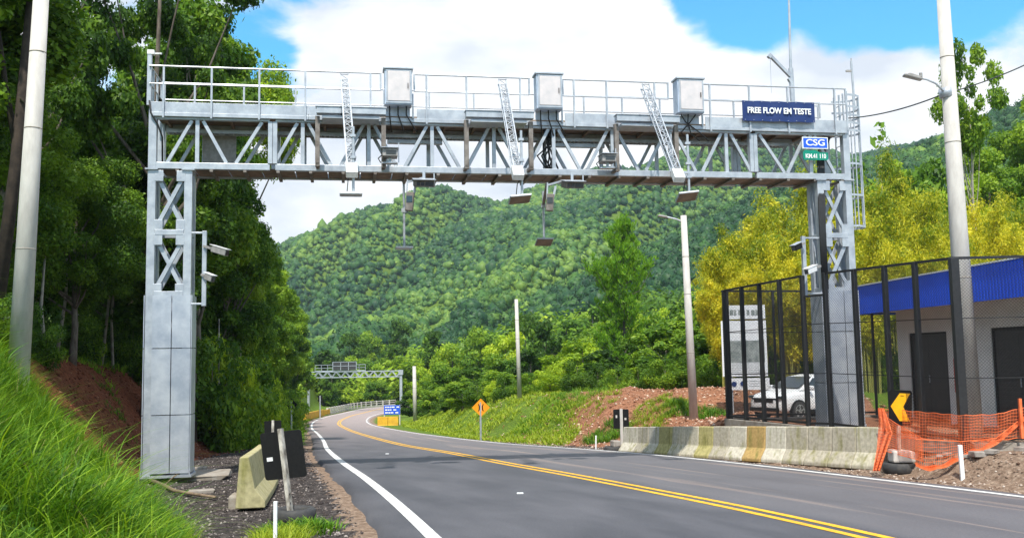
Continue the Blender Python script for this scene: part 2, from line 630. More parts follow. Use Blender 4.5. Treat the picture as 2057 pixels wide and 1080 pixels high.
M['stone'] = mat('grey_stone', (.36, .33, .30), .9, vscale=3, col2=(.22, .18, .15), bump=.4, bscale=15)
M['wood'] = mat('weathered_timber', (.66, .62, .55), .85, vscale=8, col2=(.12, .10, .08), stretch=(1, 1, .5), detail=10)
M['branchm'] = mat('bare_branch', (.26, .19, .13), .9, vscale=8, col2=(.13, .09, .06))
M['posterm'] = mat('printed_panel', (.74, .75, .78), .6, vscale=2, col2=(.66, .67, .71))
M['poster_grey'] = mat('printed_view', (.34, .37, .36), .6, vscale=3.5, col2=(.10, .12, .12), detail=12)
M['red'] = mat('red_paint', (.6, .03, .02), .5, vscale=6, col2=(.5, .03, .02))
M['lampgrey'] = mat('lamp_housing', (.36, .34, .33), .5, .2, vscale=8, col2=(.24, .23, .22))


def barrier_mat(cols):
    m = bpy.data.materials.new('stained_barrier_concrete')
    m.use_nodes = True
    t = m.node_tree
    b = t.nodes['Principled BSDF']
    b.inputs['Roughness'].default_value = .9
    b.inputs['Specular IOR Level'].default_value = .2
    oi = NN(t, 'ShaderNodeObjectInfo')
    tcn = NN(t, 'ShaderNodeTexCoord')
    r = NN(t, 'ShaderNodeValToRGB')       # each unit weathers to its own tone: grey, ochre, moss
    r.color_ramp.interpolation = 'CONSTANT'
    r.color_ramp.elements[0].color = (*cols[0][1], 1)
    r.color_ramp.elements[1].position = cols[1][0]
    r.color_ramp.elements[1].color = (*cols[1][1], 1)
    for p, c in cols[2:]:
        e = r.color_ramp.elements.new(p)
        e.color = (*c, 1)
    t.links.new(oi.outputs['Random'], r.inputs[0])
    ad = NN(t, 'ShaderNodeVectorMath', operation='ADD')
    t.links.new(tcn.outputs['Object'], ad.inputs[0])
    cb = NN(t, 'ShaderNodeCombineXYZ')
    mu = NN(t, 'ShaderNodeMath', operation='MULTIPLY')
    mu.inputs[1].default_value = 70
    t.links.new(oi.outputs['Random'], mu.inputs[0])
    t.links.new(mu.outputs[0], cb.inputs[0])
    t.links.new(cb.outputs[0], ad.inputs[1])
    mpn = NN(t, 'ShaderNodeMapping')
    mpn.inputs['Scale'].default_value = (4, 4, .8)
    t.links.new(ad.outputs[0], mpn.inputs['Vector'])
    n = NN(t, 'ShaderNodeTexNoise')
    n.inputs['Scale'].default_value = 1.6
    n.inputs['Detail'].default_value = 8
    t.links.new(mpn.outputs[0], n.inputs['Vector'])
    r2 = NN(t, 'ShaderNodeValToRGB')
    r2.color_ramp.elements[0].position = .50
    r2.color_ramp.elements[0].color = (0, 0, 0, 1)
    r2.color_ramp.elements[1].position = .72
    r2.color_ramp.elements[1].color = (.8, .8, .8, 1)
    t.links.new(n.outputs['Fac'], r2.inputs[0])
    mx = NN(t, 'ShaderNodeMixRGB')
    t.links.new(r2.outputs[0], mx.inputs[0])
    t.links.new(r.outputs[0], mx.inputs[1])
    mx.inputs[2].default_value = (.22, .21, .06, 1)
    n3 = NN(t, 'ShaderNodeTexNoise')
    n3.inputs['Scale'].default_value = 14
    n3.inputs['Detail'].default_value = 8
    t.links.new(ad.outputs[0], n3.inputs['Vector'])
    mx2 = NN(t, 'ShaderNodeMixRGB', blend_type='OVERLAY')
    mx2.inputs[0].default_value = .5
    t.links.new(mx.outputs[0], mx2.inputs[1])
    t.links.new(n3.outputs['Fac'], mx2.inputs[2])
    t.links.new(mx2.outputs[0], b.inputs['Base Color'])
    bp = NN(t, 'ShaderNodeBump')
    bp.inputs['Strength'].default_value = .35
    bp.inputs['Distance'].default_value = .01
    t.links.new(n3.outputs['Fac'], bp.inputs['Height'])
    t.links.new(bp.outputs[0], b.inputs['Normal'])
    return m


M['barrier'] = barrier_mat([(0, (.50, .46, .36)), (.18, (.36, .33, .30)), (.34, (.55, .51, .42)), (.50, (.46, .31, .12)), (.60, (.42, .38, .30)), (.74, (.44, .39, .17)), (.86, (.56, .52, .43))])
M['barrier_olive'] = barrier_mat([(0, (.42, .37, .20)), (.5, (.46, .41, .24)), (.9, (.40, .36, .20))])


def ground_mat():
    m = bpy.data.materials.new('ground_soil_gravel_grass')
    m.use_nodes = True
    t = m.node_tree
    b = t.nodes['Principled BSDF']
    b.inputs['Roughness'].default_value = .95
    b.inputs['Specular IOR Level'].default_value = .15
    tcn = NN(t, 'ShaderNodeTexCoord')
    at = NN(t, 'ShaderNodeAttribute', attribute_name='zone')
    sp = NN(t, 'ShaderNodeSeparateColor')
    t.links.new(at.outputs['Color'], sp.inputs[0])

    def noise(sc, det=8, rough=.6):
        n = NN(t, 'ShaderNodeTexNoise')
        n.inputs['Scale'].default_value = sc
        n.inputs['Detail'].default_value = det
        n.inputs['Roughness'].default_value = rough
        t.links.new(tcn.outputs['Object'], n.inputs['Vector'])
        return n

    def ramp(src, stops):
        r = NN(t, 'ShaderNodeValToRGB')
        r.color_ramp.elements[0].position = stops[0][0]
        r.color_ramp.elements[0].color = (*stops[0][1], 1)
        r.color_ramp.elements[1].position = stops[-1][0]
        r.color_ramp.elements[1].color = (*stops[-1][1], 1)
        for p, c in stops[1:-1]:
            e = r.color_ramp.elements.new(p)
            e.color = (*c, 1)
        t.links.new(src, r.inputs[0])
        return r.outputs[0]
    fine = noise(9, 10, .7)
    big = noise(.9, 8, .6)
    vor = NN(t, 'ShaderNodeTexVoronoi')
    vor.inputs['Scale'].default_value = 22
    t.links.new(tcn.outputs['Object'], vor.inputs['Vector'])
    brown = ramp(fine.outputs['Fac'], [(.3, (.115, .075, .052)), (.5, (.23, .16, .115)), (.7, (.38, .29, .22))])
    dark = ramp(fine.outputs['Fac'], [(.32, (.018, .015, .015)), (.5, (.05, .042, .040)), (.62, (.10, .085, .078)), (.74, (.22, .19, .17))])
    red = ramp(fine.outputs['Fac'], [(.3, (.055, .018, .010)), (.5, (.135, .042, .020)), (.66, (.21, .078, .038)), (.78, (.36, .19, .12))])
    pink = ramp(fine.outputs['Fac'], [(.3, (.12, .048, .026)), (.48, (.24, .105, .058)), (.62, (.36, .18, .105)), (.78, (.52, .34, .24))])
    grass = ramp(fine.outputs['Fac'], [(.3, (.03, .06, .008)), (.5, (.09, .15, .015)), (.72, (.20, .28, .03))])

    def blend(a_, b_, chan, amp=.8):
        ad = NN(t, 'ShaderNodeMath', operation='MULTIPLY_ADD')
        t.links.new(big.outputs['Fac'], ad.inputs[0])
        ad.inputs[1].default_value = amp
        t.links.new(chan, ad.inputs[2])
        mr_ = NN(t, 'ShaderNodeMapRange', interpolation_type='SMOOTHSTEP')
        mr_.inputs['From Min'].default_value = .5 + amp * .5 - .12
        mr_.inputs['From Max'].default_value = .5 + amp * .5 + .12
        t.links.new(ad.outputs[0], mr_.inputs['Value'])
        x_ = NN(t, 'ShaderNodeMixRGB')
        t.links.new(mr_.outputs[0], x_.inputs[0])
        t.links.new(a_, x_.inputs[1])
        t.links.new(b_, x_.inputs[2])
        return x_.outputs[0]
    at2 = NN(t, 'ShaderNodeAttribute', attribute_name='zone2')
    sp2 = NN(t, 'ShaderNodeSeparateColor')
    t.links.new(at2.outputs['Color'], sp2.inputs[0])
    c = blend(brown, dark, sp.outputs['Blue'])
    c = blend(c, red, sp.outputs['Red'])
    c = blend(c, pink, sp2.outputs['Red'])
    c = blend(c, grass, sp.outputs['Green'])
    vr = NN(t, 'ShaderNodeMapRange')
    vr.inputs['To Min'].default_value = .72
    vr.inputs['To Max'].default_value = 1.25
    t.links.new(vor.outputs['Color'], vr.inputs['Value'])
    ml = NN(t, 'ShaderNodeVectorMath', operation='SCALE')
    t.links.new(c, ml.inputs[0])
    t.links.new(vr.outputs[0], ml.inputs['Scale'])
    t.links.new(ml.outputs[0], b.inputs['Base Color'])
    bp = NN(t, 'ShaderNodeBump')
    bp.inputs['Strength'].default_value = .8
    bp.inputs['Distance'].default_value = .05
    t.links.new(fine.outputs['Fac'], bp.inputs['Height'])
    t.links.new(bp.outputs[0], b.inputs['Normal'])
    return m


def road_mat():
    m = bpy.data.materials.new('worn_asphalt')
    m.use_nodes = True
    t = m.node_tree
    b = t.nodes['Principled BSDF']
    uv = NN(t, 'ShaderNodeUVMap', uv_map='UVMap')

    def noise(scale3, det=8, rough=.6):
        mpn = NN(t, 'ShaderNodeMapping')
        mpn.inputs['Scale'].default_value = scale3
        t.links.new(uv.outputs[0], mpn.inputs['Vector'])
        n = NN(t, 'ShaderNodeTexNoise')
        n.inputs['Scale'].default_value = 1
        n.inputs['Detail'].default_value = det
        n.inputs['Roughness'].default_value = rough
        t.links.new(mpn.outputs[0], n.inputs['Vector'])
        return n

    def rampf(src, p0, p1, c0, c1):
        r = NN(t, 'ShaderNodeValToRGB')
        r.color_ramp.elements[0].position = p0
        r.color_ramp.elements[0].color = (*c0, 1)
        r.color_ramp.elements[1].position = p1
        r.color_ramp.elements[1].color = (*c1, 1)
        t.links.new(src, r.inputs[0])
        return r.outputs[0]
    fine = noise((30, 30, 1), 9, .85)
    blot = noise((.9, .28, 1), 7, .6)
    streak = noise((2.6, .07, 1), 6, .6)
    base = rampf(blot.outputs['Fac'], .34, .66, (.056, .056, .066), (.104, .103, .116))
    st = rampf(streak.outputs['Fac'], .55, .68, (0, 0, 0), (1, 1, 1))
    # dust carried onto the right-hand lane: u is metres from the yellow line
    sx = NN(t, 'ShaderNodeSeparateXYZ')
    t.links.new(uv.outputs[0], sx.inputs[0])
    mr = NN(t, 'ShaderNodeMapRange', interpolation_type='SMOOTHSTEP')
    mr.inputs['From Min'].default_value = .3
    mr.inputs['From Max'].default_value = 1.6
    mr.inputs['To Max'].default_value = .75
    t.links.new(sx.outputs[0], mr.inputs['Value'])
    mu = NN(t, 'ShaderNodeMath', operation='MULTIPLY')
    t.links.new(st, mu.inputs[0])
    t.links.new(mr.outputs[0], mu.inputs[1])
    mx = NN(t, 'ShaderNodeMixRGB')
    t.links.new(mu.outputs[0], mx.inputs[0])
    t.links.new(base, mx.inputs[1])
    mx.inputs[2].default_value = (.42, .30, .23, 1)
    # far right-hand lane lighter and warmer all over
    mr2 = NN(t, 'ShaderNodeMapRange', interpolation_type='SMOOTHSTEP')
    mr2.inputs['From Min'].default_value = .0
    mr2.inputs['From Max'].default_value = .8
    mr2.inputs['To Max'].default_value = .35
    t.links.new(sx.outputs[0], mr2.inputs['Value'])
    mx3 = NN(t, 'ShaderNodeMixRGB')
    t.links.new(mr2.outputs[0], mx3.inputs[0])
    t.links.new(mx.outputs[0], mx3.inputs[1])
    mx3.inputs[2].default_value = (.19, .175, .18, 1)
    # asphalt blends to a paler, warmer tone along the far stretch
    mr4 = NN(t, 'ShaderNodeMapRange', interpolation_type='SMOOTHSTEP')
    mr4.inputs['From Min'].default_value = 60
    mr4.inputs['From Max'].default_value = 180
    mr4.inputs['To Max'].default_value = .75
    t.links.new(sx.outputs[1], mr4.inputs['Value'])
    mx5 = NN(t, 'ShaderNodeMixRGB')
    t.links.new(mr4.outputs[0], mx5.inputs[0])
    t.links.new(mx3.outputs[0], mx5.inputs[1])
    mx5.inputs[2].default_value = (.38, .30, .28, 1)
    mx2 = NN(t, 'ShaderNodeMixRGB', blend_type='OVERLAY')
    mx2.inputs[0].default_value = .95
    t.links.new(mx5.outputs[0], mx2.inputs[1])
    t.links.new(fine.outputs['Fac'], mx2.inputs[2])
    t.links.new(mx2.outputs[0], b.inputs['Base Color'])
    rr = NN(t, 'ShaderNodeMapRange')
    rr.inputs['To Min'].default_value = .48
    rr.inputs['To Max'].default_value = .85
    t.links.new(blot.outputs['Fac'], rr.inputs['Value'])
    t.links.new(rr.outputs[0], b.inputs['Roughness'])
    b.inputs['Specular IOR Level'].default_value = .35
    bp = NN(t, 'ShaderNodeBump')
    bp.inputs['Strength'].default_value = .35
    bp.inputs['Distance'].default_value = .006
    t.links.new(fine.outputs['Fac'], bp.inputs['Height'])
    t.links.new(bp.outputs[0], b.inputs['Normal'])
    return m


M['ground'] = ground_mat()
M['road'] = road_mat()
# ================================================================== GROUND
def axis(parts):
    out_ = [parts[0][0]]
    for a, b, st in parts:
        n = max(1, int(round((b - a) / st)))
        out_ += list(a + (b - a) * np.arange(1, n + 1) / n)
    return np.array(out_)


gx = axis([(-4000, -1500, 250), (-1500, -500, 40), (-500, -120, 12), (-120, -40, 2.5), (-40, -16, .5), (-16, 13, .2), (13, 40, .6), (40, 120, 2.5), (120, 500, 12), (500, 1500, 40), (1500, 4000, 250)])
gy = axis([(-3000, -60, 200), (-60, 5, 2), (5, 45, .2), (45, 90, .5), (90, 220, 1.2), (220, 1100, 9), (1100, 1800, 50), (1800, 6000, 300)])
X, Y = np.meshgrid(gx, gy)
Zg = T(X, Y)
nx, ny = len(gx), len(gy)
Vg = np.stack([X.ravel(), Y.ravel(), Zg.ravel()], 1)
ii = (np.arange(ny - 1)[:, None] * nx + np.arange(nx - 1)[None, :]).ravel()
Fg = np.stack([ii, ii + 1, ii + nx + 1, ii + nx], 1)
tl = pchip(TLY, TLX, Y) + fbm(Y * .35, Y * 0 + 3, 3) * .5
dl = tl - X
dr = X - pchip(TRY, TRX, Y)
nzz = fbm(X * .35, Y * .35, 3)
redL = sm((dl + .3) / .6) * sm((Y - 16.6 + 2 * nzz) / 2) * sm((41 - Y + 4 * nzz) / 5) * sm((6.5 - dl) / 2)
grassL = np.maximum(sm((dl + .2) / .8) * (1 - redL), sm((Y - 44) / 6) * (X < xl(Y) - 1.0))
darkL = np.where(X < xl(Y) - .9, sm((-dl + .8) / .5), 0) * (1 - sm((Y - 40) / 10))
darkL = np.maximum(darkL, sm((X - xr(Y) - .5) / .4) * sm((-dr + .6) / .5) * sm((Y - 29) / 3) * sm((62 - Y) / 10) * .8)
pink = sm((dr + .2) / .8) * sm((14 - dr) / 3) * sm((Y - 22) / 2.5) * sm((80 - Y) / 12)
grassR = np.where(dr > -.3, sm((.048 * Y - X + 1.6 * nzz + .4) / .9), 0) * (1 - .75 * sm((dr - 3.6) / 1) * sm((8.5 - dr) / 1) * sm((75 - Y) / 10))
grassR = np.where(dr > 12, np.maximum(grassR, .9), grassR)
grassR = np.where((Y > 55) & (X > xr(Y) + .8), np.maximum(grassR, .75), grassR)
grass_ = np.maximum(grassL, grassR)
grass_ = np.where(Y > 170, .9, grass_)
zone = np.stack([redL, np.clip(grass_, 0, 1), darkL, np.ones_like(redL)], -1)
zone2 = np.stack([pink, pink * 0, pink * 0, np.ones_like(pink)], -1)
me = fast_mesh('ground', Vg, Fg, M['ground'], smooth=True,
               attrs=[('zone', 'FLOAT_COLOR', 'POINT', zone), ('zone2', 'FLOAT_COLOR', 'POINT', zone2)])
tag(link_mesh('ground', me), kind='structure')

# ================================================================== ROAD
ARC = 168.0
ys_r = axis([(-40, 5, 1.5), (5, 60, .5), (60, ARC, 1.5)])


def lane_xyz(fx, off):
    """polyline along the road through x = fx(y), moved sideways by off, then bent on to the bridge"""
    P = [(float(fx(y)), y) for y in ys_r]
    P = np.array(P)
    return P


def road_lines():
    c = np.stack([xc(ys_r), ys_r], 1)
    l = np.stack([xl(ys_r), ys_r], 1)
    r = np.stack([xr(ys_r), ys_r], 1)
    # the bend to the right beyond: arc about a centre to the right of the road end
    d = c[-1] - c[-2]
    ang = atan2(d[1], d[0])
    rad = 26.0
    cx, cy = c[-1][0] + rad * sin(ang), c[-1][1] - rad * cos(ang)
    wl = np.linalg.norm(l[-1] - c[-1])
    wr = np.linalg.norm(r[-1] - c[-1])
    E = [[], [], []]
    for k in range(1, 15):
        a = ang - (ang + .03) * k / 14
        for j, rr in enumerate((rad, rad + min(wl, 4.2), rad - 3.6)):
            E[j].append((cx - rr * sin(a), cy + rr * cos(a)))
    for k in range(1, 9):
        for j in range(3):
            p = E[j][13]
            E[j].append((p[0] + k * 8, p[1] - k * .25))
    c = np.vstack([c, E[0]])
    l = np.vstack([l, E[1]])
    r = np.vstack([r, E[2]])
    return c, l, r


RCn, RL, RR_ = road_lines()


def perp(A_):
    d = np.gradient(A_, axis=0)
    d /= np.linalg.norm(d, axis=1)[:, None]
    return np.stack([d[:, 1], -d[:, 0]], 1)   # to the right


sdist = np.concatenate([[0], np.cumsum(np.linalg.norm(np.diff(RCn, axis=0), axis=1))])


def ribbon(name, A_, o0, o1, dz, m, breaks=None, uvs=False, under=0.0):
    n_ = perp(A_)
    a = A_ + n_ * o0
    b = A_ + n_ * o1
    za = zroad(a[:, 1]) + dz
    zb = zroad(b[:, 1]) + dz
    V = np.concatenate([np.column_stack([a, za]), np.column_stack([b, zb])])
    n = len(A_)
    Fx = [(i, n + i, n + i + 1, i + 1) for i in range(n - 1)]
    return fast_mesh(name, V, Fx, m)


# asphalt: columns left edge, left line, centre, right line, right edge, plus a skirt at each side
nl, nr = perp(RL), perp(RR_)
jag = fbm(sdist * 1.7, sdist * 0 + 2, 3) * .10
colsP = [RL - nl * (.50 + jag)[:, None], RL, RL * .5 + RCn * .5, RCn, RR_ * .5 + RCn * .5, RR_, RR_ + nr * (.30 + jag)[:, None]]
V = []
UVs = []
nrow = len(RCn)
for j, P in enumerate(colsP):
    z = zroad(P[:, 1])
    lat = np.sign(j - 3) * np.linalg.norm(P - RCn, axis=1)
    V.append(np.column_stack([P, z]))
    UVs.append(np.column_stack([lat, sdist]))
for P, sg in ((colsP[0] - nl * .12, -5.), (colsP[-1] + nr * .12, 5.)):
    V.append(np.column_stack([P, zroad(P[:, 1]) - .16]))
    UVs.append(np.column_stack([np.full(nrow, sg), sdist]))
V = np.vstack(V)
UVs = np.vstack(UVs)
Fx = []
order = [7, 0, 1, 2, 3, 4, 5, 6, 8]
for j in range(len(order) - 1):
    a, b = order[j] * nrow, order[j + 1] * nrow
    Fx += [(a + i, b + i, b + i + 1, a + i + 1) for i in range(nrow - 1)]
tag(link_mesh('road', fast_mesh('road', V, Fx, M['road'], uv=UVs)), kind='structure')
mk = [ribbon('edge_line', RL, -.09, .09, .005, M['roadwhite'])]
tag(link_mesh('road_edge_line', mk[0]), kind='structure')
tag(link_mesh('road_edge_line', ribbon('edge_line', RR_, -.07, .07, .005, M['roadwhite'])), kind='structure')
for o0 in (-.19, .07):
    tag(link_mesh('road_centre_line', ribbon('centre_line', RCn, o0, o0 + .12, .005, M['roadyellow'])), kind='structure')

# a few reflective studs and scraps on the asphalt
for (u, v) in ((1045, 1002), (778, 917)):
    p = GP(u, v)
    mb = MB()
    mb.box((p.x, p.y, float(zroad(p.y)) + .012), (.11, .07, .02))
    o = mb.build('road_stud', M['white'], bevel=.006)
    tag(o, {1045: 'white scrap lying in the middle of the left lane', 778: 'small white scrap on the asphalt near the left line',
            762: 'white stud on the asphalt outside the left edge line', 990: 'small white scrap on the far part of the left lane'}[u], 'road scrap')


# ================================================================== loose stones (uncountable)
def stones(name, pts, sizes, m, rs):
    """many little rough octahedra"""
    base = np.array([(1, 0, 0), (0, 1, 0), (-1, 0, 0), (0, -1, 0), (0, 0, .7), (0, 0, -.5)], float)
    F0 = np.array([(0, 1, 4), (1, 2, 4), (2, 3, 4), (3, 0, 4), (1, 0, 5), (2, 1, 5), (3, 2, 5), (0, 3, 5)])
    n = len(pts)
    a = rs.rand(n) * 6.28
    R_ = np.zeros((n, 3, 3))
    R_[:, 0, 0] = np.cos(a)
    R_[:, 0, 1] = -np.sin(a)
    R_[:, 1, 0] = np.sin(a)
    R_[:, 1, 1] = np.cos(a)
    R_[:, 2, 2] = 1
    B = base[None] * (rs.rand(n, 6, 1) * .6 + .7) * (rs.rand(n, 1, 3) * .7 + .65) * sizes[:, None, None]
    Vv = np.einsum('nij,nkj->nki', R_, B) + pts[:, None, :]
    Ff = (F0[None] + 6 * np.arange(n)[:, None, None]).reshape(-1, 3)
    return fast_mesh(name, Vv.reshape(-1, 3), Ff, m)


def stonemat(name, cols_):
    m = bpy.data.materials.new(name)
    m.use_nodes = True
    t = m.node_tree
    b = t.nodes['Principled BSDF']
    b.inputs['Roughness'].default_value = .95
    b.inputs['Specular IOR Level'].default_value = .15
    g = NN(t, 'ShaderNodeNewGeometry')
    r = NN(t, 'ShaderNodeValToRGB')
    r.color_ramp.elements[0].color = (*cols_[0], 1)
    r.color_ramp.elements[1].color = (*cols_[-1], 1)
    for i, c in enumerate(cols_[1:-1]):
        e = r.color_ramp.elements.new((i + 1) / (len(cols_) - 1))
        e.color = (*c, 1)
    t.links.new(g.outputs['Random Per Island'], r.inputs[0])
    t.links.new(r.outputs[0], b.inputs['Base Color'])
    return m


M['gravel_dark'] = stonemat('dark_gravel', [(.02, .017, .016), (.05, .04, .038), (.09, .075, .068), (.16, .135, .125), (.34, .30, .28)])
M['gravel_brown'] = stonemat('brown_gravel', [(.09, .05, .035), (.17, .11, .08), (.28, .20, .15), (.36, .28, .23), (.55, .48, .42)])
M['gravel_red'] = stonemat('red_clods', [(.05, .016, .009), (.11, .035, .018), (.18, .065, .032), (.27, .13, .08)])
M['gravel_pink'] = stonemat('pink_clods', [(.10, .038, .02), (.20, .085, .045), (.30, .14, .08), (.40, .23, .15), (.62, .48, .38)])
rs = np.random.RandomState(11)


def scatter(n, x0, x1, y0, y1, cond, ypow=1.0):
    y = y0 + (y1 - y0) * rs.rand(n) ** ypow
    x = x0 + (x1 - x0) * rs.rand(n)
    k = cond(x, y)
    x, y = x[k], y[k]
    return np.column_stack([x, y, T(x, y)])


def TL(y): return pchip(TLY, TLX, y)
def TR(y): return pchip(TRY, TRX, y)


P = scatter(60000, -13, 0, 9, 42, lambda x, y: (x < xl(y) - .75) & (x > TL(y) - .6), 1.4)
tag(link_mesh('gravel', stones('gravel', P, .010 + .028 * rs.rand(len(P)) ** 3, M['gravel_dark'], rs)), kind='stuff')
P = scatter(60000, -1, 14, 12, 48, lambda x, y: (x > xr(y) + .35) & (x < TR(y) + 1.2), 1.4)
tag(link_mesh('gravel', stones('gravel', P, .012 + .032 * rs.rand(len(P)) ** 3, M['gravel_brown'], rs)), kind='stuff')
P = scatter(26000, -18, -7, 16, 42, lambda x, y: (x < TL(y) + .3) & (x > TL(y) - 5))
tag(link_mesh('soil_clods', stones('soil_clods', P, .016 + .06 * rs.rand(len(P)) ** 4, M['gravel_red'], rs)), kind='stuff')
P = scatter(60000, -3, 22, 24, 66, lambda x, y: (x > TR(y)) & (x < TR(y) + 13) & ~((x > 6.8) & (y < 30)) & (rs.rand(len(x)) > sm((y - 44) / 8) * .8))
tag(link_mesh('soil_clods', stones('soil_clods', P, .018 + .085 * rs.rand(len(P)) ** 5, M['gravel_pink'], rs)), kind='stuff')

# ================================================================== GANTRY over the road
GA = Vector((-7.95, 20.6, 0))
GD = Vector((.985, .172, 0)).normalized()
GN = Vector((-GD.y, GD.x, 0))
UP = Vector((0, 0, 1))


def Wg(s, t, z): return GA + GD * s + GN * t + UP * z


def gbox(mb, s0, s1, t0, t1, z0, z1):
    mb.box8([Wg(s0, t0, z0), Wg(s1, t0, z0), Wg(s1, t1, z0), Wg(s0, t1, z0), Wg(s0, t0, z1), Wg(s1, t0, z1), Wg(s1, t1, z1), Wg(s0, t1, z1)])


def gbeam(mb, a, b, w, h): mb.beam(Wg(*a), Wg(*b), w, h, up=GN)


def gtube(mb, pts, r, n=8): mb.tube([Wg(*p) for p in pts], r, n)


TD = 1.15           # depth of the truss
SR = 16.70          # right end
ZB, ZT = 6.48, 7.62  # underside of bottom chord, underside of top chord
gan = empty('toll_gantry', Wg(8.3, 0, 0), 'large galvanised steel lattice gantry spanning the whole road on two braced legs', 'gantry')


LD = .57            # depth of the legs


def gantry_leg(s0, s1, zb, cover, mirrored):
    w = .17
    root = MB()
    for (sa) in (s0, s1 - w):
        for (ta) in (0, LD - w):
            gbox(root, sa, sa + w, ta, ta + w, zb, ZB - .004)
    leg = root.build('leg', M['galv'], gan, bevel=.008)
    br = MB()
    lv = [cover, (cover + ZB) / 2 - .02, ZB]
    for i in range(2):
        z0, z1 = lv[i] + .08, lv[i + 1] - .12
        for t in (.06, LD - .07):
            gbeam(br, (s0 + w, t, z0), (s1 - w, t, z1), .085, .05)
            gbeam(br, (s1 - w, t + .055, z0), (s0 + w, t + .055, z1), .085, .05)
        for s in (s0 + .06, s1 - .07):
            br.beam(Wg(s, w, z0), Wg(s, LD - w, z1), .05, .08, up=GD)
            br.beam(Wg(s + .052, LD - w, z0), Wg(s + .052, w, z1), .05, .08, up=GD)
    for z in (lv[1], lv[0] + .02):
        gbox(br, s0 + w, s1 - w, -.012, .05, z - .06, z + .06)
        gbox(br, s0 + w, s1 - w, LD - .05, LD + .01, z - .06, z + .06)
        for s in (s0 + .01, s1 - .06):
            gbox(br, s, s + .05, w, LD - w, z - .055, z + .055)
    for z in (lv[1] + .16, lv[1] - .16, ZB - .16, lv[0] + .12):     # gusset plates
        for s in (s0 + w + .07, s1 - w - .07):
            gbox(br, s - .09, s + .09, -.006, .012, z - .12, z + .12)
    br.build('bracing', M['galv'], leg, bevel=.004)
    fl = MB()
    gbox(fl, s0 - .07, s1 + .07, -.07, LD + .07, zb - .05, zb)
    for s in (s0 - .03, s1 + .03):
        for t in (-.03, LD + .03):
            fl.tube([Wg(s, t, zb), Wg(s, t, zb + .10)], .02, 8)
    fl.build('base_flange', M['galv'], leg)
    for q in (s0, s1 - w):
        fl = MB()
        gbox(fl, q - .05, q + w + .05, -.05, w + .04, ZB - .03, ZB + .005)
        fl.build('top_flange', M['galv'], leg)
    # sheet cladding round the lower half, in panels with visible joints
    cl = MB()
    zz = [zb + .03, zb + (cover - zb) * .33, zb + (cover - zb) * .70, cover]
    mid = s0 + w + (s1 - s0 - w) * .50
    for i in range(3):
        z0, z1 = zz[i] + .009, zz[i + 1] - .009
        for a, b in ((s0 + w * .9, mid - .009), (mid + .009, s1 + .012)):
            gbox(cl, a, b, -.030, -.010, z0, z1)
            gbox(cl, a, b, LD + .01, LD + .03, z0, z1)
        for s in (s0 - .03, s1 + .018):
            gbox(cl, s, s + .018, -.008, LD * .5 - .003, z0, z1)
            gbox(cl, s, s + .018, LD * .5 + .003, LD + .008, z0, z1)
        for s in (s0 + w + .03, mid, s1 - .03):       # rivet rows
            for k in range(5):
                z = z0 + (z1 - z0) * (k + .5) / 5
                gbox(cl, s + .018, s + .030, -.035, -.029, z - .006, z + .006)
    cl.build('cladding', M['galv_sheet'], leg)
    return leg


gantry_leg(0.0, .94, -.16, 3.70, False)
gantry_leg(15.78, 16.70, .36, 3.72, True)

# two vertical trusses, four chords, joined below by planks and cross members
vert = [1.03, 3.32, 4.80, 6.25, 7.70, 9.13, 10.57, 12.02, 13.45, 15.66]
ch = MB()
for t in (0, TD - .12):
    for (a, b) in ((.17, 2.60), (2.72, 14.08), (14.20, SR - .17)):
        gbox(ch, a, b, t, t + .12, ZB, ZB + .145)
        gbox(ch, a, b, t, t + .12, ZT - .03, ZT + .10)
for t in (0, TD - .17):
    for (a, b) in ((0, .17), (SR - .17, SR)):
        gbox(ch, a, b, t, t + .17, ZB + .006, ZT + .22)
ch.build('chord', M['galv'], gan, bevel=.008)
for k, t in enumerate((0.0, TD - .12)):
    wb = MB()
    tt = t + .06
    for s in vert:
        gbeam(wb, (s, tt, ZB + .145), (s, tt, ZT - .03), .085, .07)
        for dd in (-1, 1):
            a = (s + dd * .12, tt, ZT - .04)
            b = (s + dd * .63, tt, ZB + .15)
            if b[0] < .2: b = (.2, tt, ZB + .18)
            if b[0] > SR - .2: b = (SR - .2, tt, ZB + .18)
            gbeam(wb, a, b, .075, .06)
    for s in (.70 if k else .66, 2.30, 14.62, 16.2):
        pass
    gbeam(wb, (2.42, tt, ZT - .04), (1.86, tt, ZB + .15), .075, .06)
    for s in (2.66, 14.14):
        gbox(wb, s - .10, s - .004, tt - .075, tt + .075, ZB + .15, ZT - .034)
        gbox(wb, s + .004, s + .10, tt - .075, tt + .075, ZB + .15, ZT - .034)
    gbeam(wb, (14.32, tt, ZT - .04), (14.95, tt, ZB + .15), .075, .06)
    wb.build('lattice_web', M['galv'], gan, bevel=.004)
fl = MB()
s = .2
while s < SR - .5:
    e = min(s + .735, SR - .3)
    gbox(fl, s + .012, e - .012, .125, TD - .125, ZB + .03, ZB + .055)
    s = e
fl.build('bottom_plank', M['galv_dark'], gan)
cb = MB()
for k in range(23):
    s = .62 + k * .72
    gbox(cb, s - .035, s + .035, .0, TD, ZB - .055, ZB - .003)
cb.build('cross_member', M['steel_brown'], gan)
